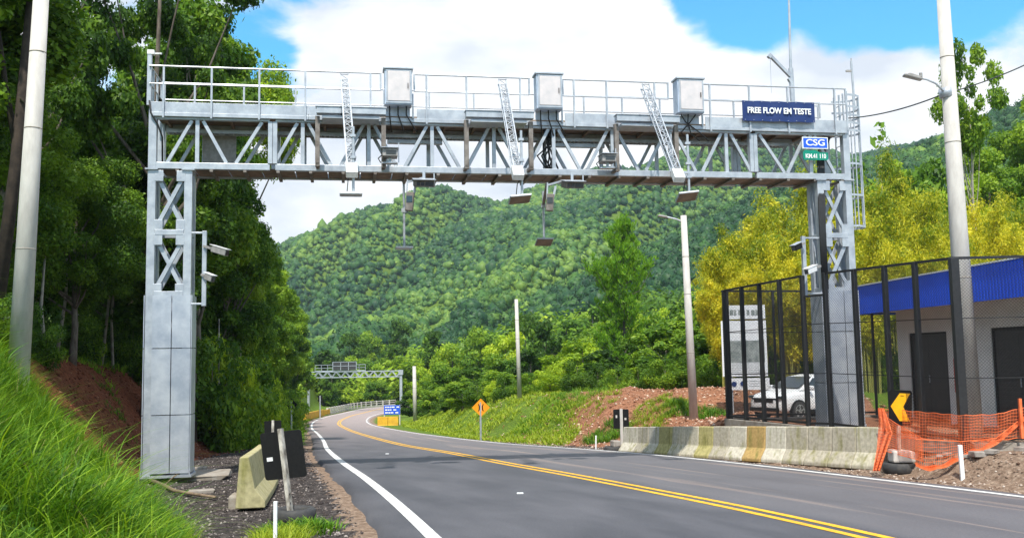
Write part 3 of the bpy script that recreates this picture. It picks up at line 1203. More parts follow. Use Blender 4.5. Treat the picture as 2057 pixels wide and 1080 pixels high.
# walkway deck, toe board
dk = MB()
gbox(dk, .10, SR - .02, -.03, TD + .05, ZT + .105, ZT + .16)
for k in range(24):
    s = .3 + k * .7
    gbox(dk, s - .03, s + .03, 0.13, TD - .13, ZT + .02, ZT + .10)
dk.build('walkway_deck', M['galv_dark'], gan)
tb = MB()
for a, b in ((.06, 3.45), (3.46, 5.06), (5.9, 8.55), (9.4, 12.0), (12.9, 16.62)):
    gbox(tb, a, b, -.055, -.032, ZT + .11, ZT + .34)
    gbox(tb, a, b, -.075, -.033, ZT + .02, ZT + .105)
gbox(tb, .06, 16.62, TD + .055, TD + .075, ZT + .11, ZT + .32)
gbox(tb, .06, 16.62, -.050, -.034, ZT + .03, ZT + .12)
tb.build('toe_board', M['galv'], gan, bevel=.003)
# cable tray with a rack of rungs seen at the far side
tr = MB()
gbox(tr, .25, 15.4, TD - .30, TD - .28, ZT - .18, ZT - .10)
gbox(tr, .25, 15.4, TD - .52, TD - .50, ZT - .18, ZT - .10)
for k in range(150):
    s = .3 + k * .1
    gbox(tr, s, s + .02, TD - .50, TD - .30, ZT - .17, ZT - .15)
tr.build('cable_tray', M['galv'], gan)
pn = MB()
gbox(pn, 1.0, 1.75, TD - .10, TD - .07, ZB + .16, ZT - .05)
pn.build('closing_panel', M['lampgrey'], gan)

# railing
ZR = 8.76


def rail_run(name, posts, t, a, b, top=True, closed=(True, True), zbase=ZT - .02, mid=8.36):
    m = MB()
    for s in posts:
        gbox(m, s - .02, s + .02, t - .02, t + .02, zbase, ZR - .012)
    if closed[0]: gbox(m, a - .02, a + .02, t - .018, t + .018, mid, ZR - .012)
    if closed[1]: gbox(m, b - .02, b + .02, t - .018, t + .018, mid, ZR - .012)
    gtube(m, [(a - .02, t, ZR), (b + .02, t, ZR)], .021, 8)
    gtube(m, [(a, t, mid), (b, t, mid)], .017, 8)
    return m.build('handrail', M['galv'], gan)


rail_run('handrail', [.32, 1.34, 2.37, 3.38, 4.84], -.09, .03, 5.07, closed=(False, True))
rail_run('handrail', [6.12, 7.05, 8.32], -.09, 5.84, 8.54)
rail_run('handrail', [9.62, 10.42, 11.62], -.09, 9.35, 11.96)
rail_run('handrail', [13.02, 14.04, 15.05, 16.30], -.09, 12.86, 16.60, closed=(False, True))
rail_run('handrail', [.1, .78, 1.9, 3.1, 4.3, 5.2, 6.3, 7.4, 8.2, 9.4, 10.2, 11.2, 12.2, 13.2, 14.2, 15.2, 16.4], TD + .09, .03, 16.6, closed=(True, True))
er = MB()
for z in (ZR, 8.36):
    gtube(er, [(.03, -.09, z), (.03, TD + .09, z)], .018, 8)
for t in (.3, .75):
    gbox(er, .01, .05, t - .02, t + .02, ZT + .1, ZR)
er.build('handrail', M['galv'], gan)

# caged ladder at the right-hand end
lad = MB()
CS, CT = SR + .10, .62
for t in (CT - .22, CT + .22):
    gbox(lad, CS - .015, CS + .015, t - .02, t + .02, 3.0, ZR + .02)
for k in range(22):
    z = 3.05 + k * .26
    gtube(lad, [(CS, CT - .22, z), (CS, CT + .22, z)], .012, 6)
ladd = lad.build('ladder', M['galv'], gan)
cage = MB()


def hoop(z, r=.37):
    pts = []
    for k in range(13):
        a = -pi / 2 + pi * k / 12
        pts.append((CS + .06 + r * 1.25 * cos(a), CT + r * sin(a), z))
    pts = [(CS, CT - r, z)] + pts + [(CS, CT + r, z)]
    for p, q in zip(pts[:-1], pts[1:]):
        cage.beam(Wg(*p), Wg(*q), .012, .05)


for z in (8.72, 8.42, 8.2, 8.0, 7.8, 6.95, 6.15, 5.36):
    hoop(z)
for k in range(5):
    a = -pi / 2 * .8 + pi * .8 * k / 4
    s_, t_ = CS + .06 + .37 * 1.25 * cos(a), CT + .37 * sin(a)
    gbox(cage, s_ - .012, s_ + .012, t_ - .012, t_ + .012, 5.34, 8.75)
cage.build('safety_cage', M['galv'], ladd)
gate = MB()
for t in (-.05, .3, .55):
    gbox(gate, 16.62, 16.66, t - .02, t + .02, ZT + .1, ZR - .05)
for (a, b) in ((15.15 + .6, 15.95), (16.05, 16.25)):
    for z in (8.02, 8.52):
        gtube(gate, [(a, TD * .6, z), (b, TD * .6, z)], .016, 6)
    for s in (a, b):
        gtube(gate, [(s, TD * .6, 7.8), (s, TD * .6, 8.55)], .016, 6)
gate.build('access_gate', M['galv'], gan)
# black conduits down the right leg and at both ends
cbm = MB()
rr = random.Random(3)
for k in range(5):
    o = k * .045
    gtube(cbm, [(16.45 - o, .5, ZT + .05), (16.25 - o, .3, 7.42), (16.05 - o * .8, .14, 7.1), (16.0 - o * .8, .08, 6.4), (15.92 - o * .8, -.04, 5.8), (15.90 - o * .7, -.04, 5.2), (15.90 - o * .7, -.04, 3.75)], .028, 8)
cbm.build('cable_bundle', M['cable'], gan, smooth=True)
cbm = MB()
gtube(cbm, [(.02, -.06, 7.98), (.06, -.08, 7.7), (.2, -.02, 7.45), (.28, .08, 7.2), (.25, .3, 6.7)], .02, 8)
cbm.build('cable', M['cable'], gan, smooth=True)
# two side brackets carrying the cameras on each leg
for (s_, z0, z1, sg) in ((1.22, 3.45, 5.10, 1), (15.33, 3.60, 5.05, -1)):
    b = MB()
    gbox(b, s_ - .045, s_ + .045, -.045, .045, z0, z1)
    for z in (z0 + .05, z1 - .04):
        a_, b_ = (.94, s_ - .04) if sg > 0 else (s_ + .04, 15.78)
        gbox(b, a_, b_, -.02, .02, z - .02, z + .02)
    b.build('side_bracket', M['galv'], gan, bevel=.005)

# support frames clamped in front of the truss (brown channels and light brackets)
for i, (sa, sb) in enumerate(((3.66, 5.12), (7.0, 8.50), (10.55, 12.02))):
    for s in (sa, sb):
        f = MB()
        gbox(f, s - .05, s + .05, -.42, -.30, ZB + .03, ZT + .02)
        gbox(f, s - .04, s + .04, -.42, .0, ZB + .05, ZB + .12)
        f.build('hanger_frame', M['steel_brown'], gan, bevel=.004)
    f = MB()
    gbox(f, sa - .02, sa + .55, -.55, -.33, ZT + .06, ZT + .20)
    gbox(f, sb - .95, sb + .05, -.55, -.33, ZT + .06, ZT + .20)
    gbox(f, sa - .04, sa + .56, -.57, -.31, ZT + .202, ZT + .225)
    gbox(f, sb - .96, sb + .07, -.57, -.31, ZT + .202, ZT + .225)
    gbox(f, sa + .1, sb - .1, -.50, -.05, ZT - .04, ZT + .02)
    f.build('outrigger_bracket', M['galv'], gan, bevel=.004)
# ================================================================== things mounted on the gantry
# equipment cabinets
ORD = ['left-most of the three', 'middle one of the three', 'right-most of the three']
for i, (s0, s1) in enumerate(((5.15, 5.77), (8.67, 9.29), (12.12, 12.78))):
    r = empty('equipment_cabinet', Wg((s0 + s1) / 2, -.3, 8.0),
              'grey equipment cabinet with pale door on the gantry rail, ' + ORD[i], 'cabinet', 'cabinets on the gantry walkway')
    m = MB()
    gbox(m, s0, s1, -.32, .02, 7.98, 8.80)
    sh = m.build('shell', M['cabinet'], r, bevel=.01)
    m = MB()
    gbox(m, s0 - .03, s1 + .03, -.36, .05, 8.803, 8.845)
    m.build('roof', M['galv'], r, bevel=.006)
    m = MB()
    gbox(m, s0 + .07, s1 - .05, -.345, -.322, 8.06, 8.75)
    d = m.build('door', M['cabinet_door_lit'], r, bevel=.006)
    m = MB()
    for a, b, c, e in ((s0 + .03, s1 - .01, 8.01, 8.05), (s0 + .03, s1 - .01, 8.755, 8.79), (s0 + .03, s0 + .065, 8.055, 8.75), (s1 - .045, s1 - .01, 8.055, 8.75)):
        gbox(m, a, b, -.338, -.322, c, e)
    m.build('door_frame', M['galv'], r)
    m = MB()
    gbox(m, s1 - .10, s1 - .085, -.372, -.346, 8.35, 8.47)
    m.build('handle', M['black'], d)
    for k in range(3):
        m = MB()
        s = s0 + .12 + k * .19
        if i == 2:
            e = s0 + [.55, .30, .05][k]
            gtube(m, [(s, -.15, 7.98), (s + (e - s) * .3, -.12, 7.8), (e + .1, -.04, 7.55), (e + .35, .05, 7.38)], .016, 8)
        else:
            gtube(m, [(s, -.15, 7.98), (s, -.15, 7.78), (s + .02 + .05 * k, -.1, 7.6), (s + .05 + .1 * k, .02, 7.42)], .016, 8)
        m.build('cable', M['cable'], r, smooth=True)
    m = MB()
    gbox(m, s0 + .03, s1 - .03, -.02, .02, 7.72, 7.98)
    gbox(m, s1 + .02, s1 + .05, -.1, -.05, 7.72, 8.3)
    m.build('mounting_bracket', M['galv'], r)

# lattice booms reaching out towards the camera
BOOM = [(4.40, -.15), (7.88, .03), (11.45, -.04)]
for i, (s, dsl) in enumerate(BOOM):
    r = empty('lattice_boom', Wg(s, -.1, 8.6), 'pale lattice boom leaning out in front of the gantry truss, ' + ORD[i], 'boom', 'lattice booms on the gantry')
    top = Vector(Wg(s + dsl, .0, 8.68))
    bot = Vector(Wg(s + .0, -2.0, 6.10))
    ax = (bot - top).normalized()
    sx = GD
    nn = ax.cross(sx).normalized()
    hw, hd = .085, .07
    m = MB()
    for a in (-1, 1):
        for b in (-1, 1):
            m.beam(top + sx * a * hw + nn * b * hd, bot + sx * a * hw + nn * b * hd, .024, .024, up=nn)
    m.build('rail', M['galv'], r)
    m = MB()
    L = (bot - top).length
    n = 15
    for k in range(n):
        p0 = top + ax * (L * (k + .05) / n)
        p1 = top + ax * (L * (k + .95) / n)
        for b in (-1, 1):
            g = 1 if k % 2 else -1
            m.beam(p0 + sx * g * hw + nn * b * hd, p1 - sx * g * hw + nn * b * hd, .012, .012, up=nn)
            m.beam(p0 + sx * b * hw + nn * hd * g, p1 + sx * b * hw - nn * hd * g, .011, .011, up=nn)
            m.beam(p0 - sx * hw + nn * b * hd, p0 + sx * hw + nn * b * hd, .012, .012, up=nn)
    m.build('lattice', M['galv'], r)
    m = MB()
    Mx = Matrix((sx, ax, nn)).transposed()
    m.box(bot - ax * .02, (.24, .30, .16), Mx)
    m.build('end_shoe', M['white_steel'], r, bevel=.01)
    m = MB()
    m.beam(bot - ax * .12 + sx * .06, bot - ax * .12 + sx * (.14, .14, .30)[i], .05, .05)
    m.build('rod_bracket', M['galv'], r)
    # vertical antenna rod with its flat aerial hangs from the boom shoe
    rb = bot + sx * (.04, .10, .27)[i] + ax * -.12
    zt, zb_ = 7.05, (5.66, 5.60, 5.70)[i]
    a = empty('roadside_antenna', Vector((rb.x, rb.y, zb_)),
              ['flat grey aerial seen edge-on under the left-most lattice boom', 'flat brown-bottomed aerial under the middle lattice boom',
               'tilted brown-bottomed aerial under the right-most lattice boom'][i], 'antenna', 'flat aerials in front of the gantry')
    m = MB()
    m.tube([(rb.x, rb.y, zt), (rb.x, rb.y, zb_)], .028, 10)
    for z in (6.1, 6.4, 6.85):
        m.box((rb.x, rb.y, z), (.11, .09, .05))
    m.build('rod', M['galv'], a)
    tilt = (0.0, .32, .42)[i]
    Mt = Matrix.Rotation(radians(10), 3, 'Z') @ Matrix.Rotation((0, -.10, -.12)[i], 3, 'Y') @ Matrix.Rotation(-tilt, 3, 'X')
    m = MB()
    m.box((rb.x - .05, rb.y - .0, zb_ - .03), (.46, .36, .045), Mt)
    m.build('aerial_plate', M['white_steel'] if i == 0 else M['galv'], a, bevel=.008)
    m = MB()
    m.box(Vector((rb.x - .05, rb.y, zb_ - .03)) + Mt @ Vector((0, 0, -.026)), (.43, .33, .008), Mt)
    m.build('radome', M['galv'] if i == 0 else M['galv_dark'], a)
    m = MB()
    m.tube([(rb.x, rb.y, zb_ + .45), (rb.x - .10, rb.y - .04, zb_ + .28), (rb.x - .13, rb.y, zb_ + .02)], .010, 6)
    m.build('cable', M['cable'], a, smooth=True)

# aerials hanging behind the beam
for i, (u, v0, v1) in enumerate(((811, 372, 496), (1089, 384, 484))):
    y = 24.4 + i * .6
    p0, p1 = U(u, v0, y), U(u + (1 if i == 0 else 4), v1, y)
    a = empty('roadside_antenna', p1, ['thin aerial seen edge-on on the longest rod below the left half of the beam',
                                       'brown aerial at the end of the long rod below the middle of the beam'][i], 'antenna', 'flat aerials behind the gantry')
    m = MB()
    m.tube([(p1.x, p1.y, p0.z + (.3 if i == 0 else 0)), (p1.x, p1.y, p1.z)], .032, 10)
    m.box((p1.x, p1.y, p1.z + .95), (.12, .10, .10))
    m.build('rod', M['galv'], a)
    m = MB()
    Mt = Matrix.Rotation(radians(10), 3, 'Z') @ Matrix.Rotation((0, -.35)[i], 3, 'X')
    m.box((p1.x, p1.y, p1.z - .02), (.44, .40, .04), Mt)
    m.build('aerial_plate', M['white_steel'] if i == 0 else M['galv'], a, bevel=.006)
    m = MB()
    m.box(Vector((p1.x, p1.y, p1.z - .02)) + Mt @ Vector((0, 0, -.026)), (.41, .37, .01), Mt)
    m.build('radome', M['galv'] if i == 0 else M['galv_dark'], a)
    # boom carrying it from the truss
    m = MB()
    q = Wg(5.62 if i == 0 else 9.2, TD, ZB + .05)
    m.beam((p1.x, p1.y, p0.z + (.25 if i == 0 else -.35)), q, .07, .07)
    m.beam((p1.x + .02, p1.y, p0.z + (.05 if i == 0 else -.15)), q + Vector((0, 0, -.02)), .04, .04)
    m.build('support_arm', M['steel_brown'], a)

# flash units hanging below the beam, number-plate cameras under it
for i, (u, v0, v1) in enumerate(((823, 366, 426), (1104, 372, 426))):
    y = 21.0 + i * .75
    p0, p1 = U(u, v0, y), U(u, v1, y)
    r = empty('flash_unit', p0, 'brown box-shaped flash unit on a bent bracket under the beam, ' + ['left one of two', 'right one of two'][i], 'flash unit', 'flash units under the beam')
    m = MB()
    m.box((p0.x, p0.y, (p0.z * .35 + p1.z * .65)), (.17, .16, (p0.z - p1.z) * .62), Matrix.Rotation(.1, 3, 'Y'))
    m.build('housing', M['steel_brown'], r, bevel=.01)
    m = MB()
    m.beam((p0.x - .07, p0.y, p1.z + .3), (p0.x - .05, p0.y, p0.z + .06), .03, .05)
    m.beam((p0.x + .07, p0.y, p1.z + .3), (p0.x + .14, p0.y, p0.z - .02), .03, .05)
    m.beam((p0.x - .06, p0.y, p0.z - .0), (p0.x + .32, p0.y + .1, p0.z + .12), .05, .04)
    m.build('bracket', M['galv'], r)
    m = MB()
    m.box((p0.x, p0.y - .085, (p0.z * .42 + p1.z * .58)), (.13, .012, .14))
    m.build('lens_panel', M['glass'], r)
    c = U(851 if i == 0 else 1150, 368 if i == 0 else 371, y - .1)
    r = empty('plate_camera', c, 'long camera housing with dark window slung under the beam, ' + ['left one of two', 'right one of two'][i], 'camera', 'cameras under the beam')
    Mc = Matrix.Rotation(radians(10), 3, 'Z') @ Matrix.Rotation(radians(14), 3, 'X')
    m = MB()
    m.box(c, (.44, .42, .15), Mc)
    m.build('housing', M['steel_brown'], r, bevel=.012)
    m = MB()
    for dx in (-.13, -.04):
        m.box(c + Mc @ Vector((dx, -.215, 0)), (.07, .012, .08), Mc)
    m.box(c + Mc @ Vector((.11, -.215, 0)), (.18, .012, .09), Mc)
    m.build('window', M['glass'], r)
    m = MB()
    m.box(c + Mc @ Vector((0, -.05, .095)), (.50, .5, .012), Mc)
    m.box(c + Vector((0, .1, .18)), (.06, .06, .25))
    m.box(c + Vector((.24, 0, .06)), (.02, .2, .28))
    m.build('sun_hood', M['galv'], r)

for i, (u, v) in enumerate(((783, 309), (1220, 320))):
    c = U(u, v, 21.0 + (u - 783) / 437 * 1.0)
    r = empty('enforcement_camera', c, 'grey box camera standing on the lower chord of the beam, ' + ['under the left cabinet', 'right of the middle cabinet'][i], 'camera', 'box cameras inside the truss')
    Mc = Matrix.Rotation(radians(10), 3, 'Z')
    m = MB()
    m.box(c, (.34, .36, .17), Mc)
    m.build('housing', M['lampgrey'], r, bevel=.012)
    m = MB()
    m.box(c + Mc @ Vector((0, -.02, .10)), (.38, .44, .014), Mc)
    m.build('sun_hood', M['galv'], r)
    m = MB()
    m.box(c + Mc @ Vector((.02, -.185, .0)), (.22, .012, .08), Mc)
    m.build('window', M['glass'], r)
    m = MB()
    m.box(c + Vector((0, 0, -.15)), (.06, .06, .14))
    m.box(c + Vector((0, 0, -.215)), (.34, .2, .02))
    m.beam(c + Vector((.2, 0, -.2)), c + Vector((.2, 0, .25)), .02, .02)
    m.build('stand', M['galv'], r)
    m = MB()
    m.tube([c + Vector((-.17, 0, -.02)), c + Vector((-.26, 0, -.1)), c + Vector((-.2, 0, -.2))], .014, 6)
    m.build('cable', M['cable'], r)

# dark cable tangle inside truss below the middle cabinet, light fittings
m = MB()
rr = random.Random(9)
for k in range(9):
    s0 = 8.95 + rr.random() * .35
    gtube(m, [(s0, .25 + rr.random() * .3, 7.65), (s0 - .1 + rr.random() * .3, .3, 7.3), (s0 - .2 + rr.random() * .3, .35, 7.0), (s0 - .05 + rr.random() * .2, .35, 6.66)], .022, 6)
o = m.build('cable_tangle', M['cable'], None, smooth=True)
tag(o, 'tangle of black cables hanging inside the truss below the middle cabinet', 'cables')
for i, (sa, t_) in enumerate(((5.9, .7), (9.9, .7))):
    r = empty('light_fitting', Wg(sa, t_, 7.35), 'pale strip light fitting inside the truss, ' + ['near the left cabinet', 'right of the middle cabinet'][i], 'light fitting', 'strip lights inside the truss')
    m = MB()
    gbox(m, sa - .65, sa + .65, t_ - .06, t_ + .06, 7.30, 7.40)
    m.build('housing', M['galv'], r, bevel=.01)
    m = MB()
    for s in (sa - .5, sa + .5):
        gbox(m, s - .01, s + .01, t_ - .01, t_ + .01, 7.40, 7.62)
    m.build('hanger', M['galv'], r)

# side cameras on the legs


def bullet(name, tail, head, label, col='lampgrey'):
    tail, head = Vector(tail), Vector(head)
    r = empty(name, tail, label, 'camera')
    d = (head - tail).normalized()
    mid = (tail + head) / 2
    m = MB()
    m.beam(tail + (head - tail) * .4, head, .13, .14)
    m.build('housing', M[col], r, bevel=.015)
    m = MB()
    m.beam(tail + (head - tail) * .36 + Vector((0, 0, .085)), head + d * .06 + Vector((0, 0, .085)), .15, .012)
    m.build('sun_hood', M['white_steel'] if col != 'black' else M['galv'], r)
    m = MB()
    m.beam(head, head + d * .01, .10, .10)
    m.build('lens', M['glass'], r)
    m = MB()
    m.beam(tail, tail + (head - tail) * .4, .05, .05)
    m.build('arm', M['lampgrey'], r)


yl = 20.75
bullet('surveillance_camera', U(409, 494, yl), U(456, 508, yl - .25), 'bullet camera reaching right from the bracket of the left gantry leg, the upper of two')
bullet('surveillance_camera', U(405, 551, yl), U(428, 560, yl - .15), 'small bullet camera on the left gantry leg bracket, the lower of two')
yr = 23.1
bullet('surveillance_camera', U(1616, 488, yr), U(1594, 499, yr - .3), 'white camera with dark front on the right gantry leg bracket, upper of two', 'black')
bullet('surveillance_camera', U(1648, 534, yr + .1), U(1620, 546, yr - .3), 'white bullet camera on the right gantry leg bracket, lower of two', 'white_steel')


# ---- banner and small signs with lettering
def text_mesh(txt, size, width=None, bold=.0):
    c = bpy.data.curves.new('text', 'FONT')
    c.body = txt
    c.size = size
    c.align_x = 'CENTER'
    c.align_y = 'CENTER'
    c.extrude = .002
    c.offset = bold
    o = bpy.data.objects.new('text', c)
    COL.objects.link(o)
    dg = bpy.context.evaluated_depsgraph_get()
    me_ = bpy.data.meshes.new_from_object(o.evaluated_get(dg))
    bpy.data.objects.remove(o)
    if width:
        n = len(me_.vertices)
        co = np.zeros(n * 3, np.float32)
        me_.vertices.foreach_get('co', co)
        co = co.reshape(-1, 3)
        w = co[:, 0].max() - co[:, 0].min()
        co[:, 0] = (co[:, 0] - (co[:, 0].max() + co[:, 0].min()) / 2) * width / w
        me_.vertices.foreach_set('co', co.ravel())
    return me_


def place_text(txt, size, center, right, up, parent, m, name='lettering', width=None, bold=.004):
    me_ = text_mesh(txt, size, width, bold)
    right = Vector(right).normalized()
    up = Vector(up).normalized()
    n_ = right.cross(up)
    me_.transform(Matrix((right, up, n_)).transposed().to_4x4())
    me_.materials.clear()
    me_.materials.append(m)
    o = link_mesh(name, me_, parent)
    o.location = Vector(center) - origin(parent)
    return o


ban = empty('banner', Wg(14.77, -.15, 7.84), 'dark blue banner reading FREE FLOW EM TESTE tied to the gantry railing', 'banner')
m = MB()
# slightly wavy cloth
n = 24
P = []
for j in (0, 1):
    for i in range(n + 1):
        s = 13.82 + 1.89 * i / n
        zz = (7.86 if j == 0 else 8.36) + .005 * sin(i * 1.1 + j)
        P.append((s, -.17 + .012 * sin(i * .9), zz))
Vf = [Wg(*p) for p in P] + [Wg(p[0], p[1] + .02, p[2]) for p in P]
k = n + 1
Fs = []
for i in range(n):
    Fs.append((i, i + 1, k + i + 1, k + i))
    Fs.append((2 * k + i + 1, 2 * k + i, 3 * k + i, 3 * k + i + 1))
    Fs.append((2 * k + i, 2 * k + i + 1, i + 1, i))
    Fs.append((k + i, k + i + 1, 3 * k + i + 1, 3 * k + i))
Fs += [(0, k, 3 * k, 2 * k), (n, 2 * k + n, 3 * k + n, k + n)]
m.add(Vf, Fs)
m.build('cloth', M['blue'], ban)
place_text('FREE FLOW EM TESTE', .20, Wg(14.77, -.195, 8.115), GD, UP, ban, M['white'], width=1.66, bold=.006)
m = MB()
for i in range(9):
    s = 13.87 + i * .224
    for z in (7.885, 8.335):
        gbox(m, s - .005, s + .005, -.195, -.185, z - .005, z + .005)
m.build('eyelet', M['white'], ban)

sg = empty('route_sign', Wg(15.70, -.1, 7.2), 'small bright blue sign with three round white letters on the right end of the beam', 'sign')
m = MB()
gbox(m, 15.36, 16.04, -.14, -.12, 7.21, 7.50)
m.build('plate', M['white'], sg)
m = MB()
gbox(m, 15.385, 16.015, -.146, -.141, 7.235, 7.475)
m.build('face', M['blue2'], sg)
place_text('CSG', .22, Wg(15.70, -.15, 7.355), GD, UP, sg, M['white'], width=.50)
m = MB()
gbox(m, 15.5, 15.54, -.12, .0, 7.3, 7.45)
gbox(m, 15.86, 15.9, -.12, .0, 7.3, 7.45)
m.build('clamp', M['galv'], sg)
sg = empty('kilometre_sign', Wg(15.70, -.1, 6.9), 'small green sign with white figures right below the bright blue one', 'sign')
m = MB()
poly = [(-.31, -.12), (.30, -.12), (.33, -.09), (.33, .07), (.12, .07), (.0, .12), (-.28, .12), (-.33, .07), (-.33, -.09)]
m.prism(poly, GD, UP, Wg(15.70, -.12, 7.05), -GN, .02)
m.build('plate', M['green_sign'], sg)
place_text('KM.41 110', .15, Wg(15.70, -.145, 7.02), GD, UP, sg, M['white'], width=.54)
m = MB()
gbox(m, 15.5, 15.54, -.12, .0, 6.95, 7.0)
gbox(m, 15.86, 15.9, -.12, .0, 6.95, 7.0)
m.build('clamp', M['galv'], sg)

# masts on the gantry
p0 = Wg(15.2, TD, 7.75)
r = empty('antenna_mast', p0, 'tall thin antenna mast with a slanting davit arm rising behind the blue banner', 'mast')
pt = U(1583, -60, 24.5)
pb = U(1593, 205, 24.5)
m = MB()
m.tube([(pb.x, pb.y, 7.7), (pb.x - .02, pb.y, pb.z + .9)], .065, 10)
m.tube([(pb.x - .02, pb.y, pb.z + .9), (pt.x, pt.y, pt.z)], [.04, .022], 8)
m.build('pole', M['galv'], r)
m = MB()
a1, a0 = U(1547, 112, 24.3), U(1592, 158, 24.5)
m.beam(a0, a1, .075, .075)
m.beam(a1 + Vector((.02, 0, .03)), a1 + Vector((-.05, -.02, -.06)), .09, .09)
m.beam(U(1584, 158, 24.5), U(1590, 168, 24.5), .12, .06)
m.build('davit_arm', M['galv'], r)
m = MB()
m.tube([a1, a1 + Vector((-.01, 0, -1.0))], .006, 5)
m.build('hoist_rope', M['galv'], r)
r = empty('small_mast', Wg(SR + .55, CT, 8.7), 'short thin pole with a small sensor above the ladder cage', 'mast')
m = MB()
pq = Wg(SR + .55, CT, 8.4)
m.tube([pq, Vector((pq.x - .03, pq.y, 9.72))], .03, 8)
m.build('pole', M['galv'], r)
m = MB()
m.box((pq.x - .10, pq.y, 9.46), (.16, .05, .05))
m.tube([(pq.x - .03, pq.y, 9.72), (pq.x - .03, pq.y, 9.80)], .012, 6)
m.build('sensor', M['lampgrey'], r)
r = empty('end_post', Wg(.02, -.05, 7.9), 'short square post with a small fitting above the left gantry leg', 'post')
m = MB()
gbox(m, -.04, .05, -.06, .04, 7.88, 9.10)
m.build('pole', M['galv'], r, bevel=.006)
m = MB()
gbox(m, -.045, .10, -.07, .05, 9.03, 9.13)
gtube(m, [(.10, -.02, 9.05), (.26, -.04, 9.05)], .022, 8)
m.build('fitting', M['white_steel'], r)
# ================================================================== concrete barriers
def on_road(u, v, dz=-.05):
    d = ray(u, v)
    ys = np.linspace(4, 200, 8000)
    z = ZC + d[2] / d[1] * ys
    i = int(np.argmax(z < zroad(ys) + dz))
    return Vector((d[0] / d[1] * ys[i], ys[i], z[i]))


PROF = [(0, 0), (0, .085), (.17, .34), (.205, .86), (.33, .86), (.36, .08), (.36, 0)]


def barrier_unit(p, q, h, label, group, z0=None, prof=PROF, seed=0):
    """p, q: the two ends of the foot on the traffic side; body lies to the left of p->q"""
    d = Vector((q.x - p.x, q.y - p.y, 0)).normalized()
    n = Vector((-d.y, d.x, 0))          # away from the road
    zb = min(p.z, q.z) - .03
    r = random.Random(seed)
    m = MB()
    k = len(prof)
    A = []
    for P in (p + d * .010, q - d * .010):
        A.append([Vector((P.x, P.y, P.z - .02)) + n * a + UP * b * (h / .86) for a, b in prof])
    V_ = A[0] + A[1]
    m.add(V_, [tuple(range(k - 1, -1, -1)), tuple(range(k, 2 * k))] + [(i, (i + 1) % k, k + (i + 1) % k, k + i) for i in range(k)])
    o_ = Vector((p.x, p.y, p.z))
    me = bpy.data.meshes.new('barrier_block')
    me.from_pydata([tuple(Vector(v) - o_) for v in m.v], [], m.f)
    me.materials.append(M['barrier'])
    me.update()
    o = bpy.data.objects.new('barrier_block', me)
    COL.objects.link(o)
    o.location = o_ + n * r.uniform(-.012, .012)
    o.rotation_euler = (r.uniform(-.004, .004), 0, r.uniform(-.006, .006))
    b = o.modifiers.new('bevel', 'BEVEL')
    b.width = .022
    b.segments = 2
    return tag(o, label, 'barrier', group)


JU = [1237, 1267, 1288, 1309, 1336, 1362, 1388, 1418, 1451, 1485, 1523, 1565, 1609, 1657, 1706, 1762]
JP = [on_road(u + 4, 907 + (u - 1235) * 36 / 530) for u in JU]
NUM = ['first', 'second', 'third', 'fourth', 'fifth', 'sixth', 'seventh', 'eighth', 'ninth', 'tenth', 'eleventh', 'twelfth', 'thirteenth', 'fourteenth', 'last']
for i in range(len(JU) - 1):
    barrier_unit(JP[i], JP[i + 1], .80 + .10 * i / 14,
                 'stained concrete barrier block right of the road, %s from the far end' % NUM[i] if i < 14 else 'stained concrete barrier block next to the orange mesh, nearest of the row',
                 'barrier blocks along the right side', seed=i)
PL = [(0, 0), (0, .10), (.16, .30), (.26, .80), (.40, .80), (.46, .0)]
a, b = Vector((-3.98, 15.4, zroad(15.4) - .05)), Vector((-4.40, 17.6, zroad(17.6) - .05))
c = Vector((-4.85, 19.8, zroad(19.8) - .05))


def left_barrier(p, q, h, label, seed):
    # traffic side is on the right: mirror by swapping ends
    return barrier_unit(q, p, h, label, None, prof=PL, seed=seed)


def barrier_left(p, q, h, label):
    d = Vector((q.x - p.x, q.y - p.y, 0)).normalized()
    n = Vector((-d.y, d.x, 0))
    m = MB()
    k = len(PL)
    A = []
    for P in (p, q):
        A += [P + n * s_ + UP * (t_ * h / .8) for s_, t_ in PL]
    m.add([v - p for v in A], [tuple(range(k - 1, -1, -1)), tuple(range(k, 2 * k))] + [(i, (i + 1) % k, k + (i + 1) % k, k + i) for i in range(k)])
    o = m.build('barrier_block', M['barrier_olive'])
    o.location = p
    bv = o.modifiers.new('bevel', 'BEVEL')
    bv.width = .015
    bv.segments = 2
    return tag(o, label, 'barrier', 'barrier blocks on the left verge')


barrier_left(a, b, .80, 'mossy concrete barrier block on the left verge, the nearer one beside the leaning sign')
barrier_left(b + (b - a).normalized() * .02, c, .80, 'mossy concrete barrier block on the left verge, the farther one behind the leaning sign')


def rough_block(name, c, d, m, label, cat, rz=0, seed=0, group=None, par=None):
    r = random.Random(seed)
    mb = MB()
    mb.box((0, 0, 0), d, Matrix.Rotation(rz, 3, 'Z'))
    mb.v = [(x + r.uniform(-.06, .06) * d[0], y + r.uniform(-.06, .06) * d[1], z + r.uniform(-.08, .08) * d[2]) for x, y, z in mb.v]
    o = mb.build(name, m)
    o.location = c
    bv = o.modifiers.new('bevel', 'BEVEL')
    bv.width = min(d) * .16
    bv.segments = 2
    if par is None: return tag(o, label, cat, group)
    return o


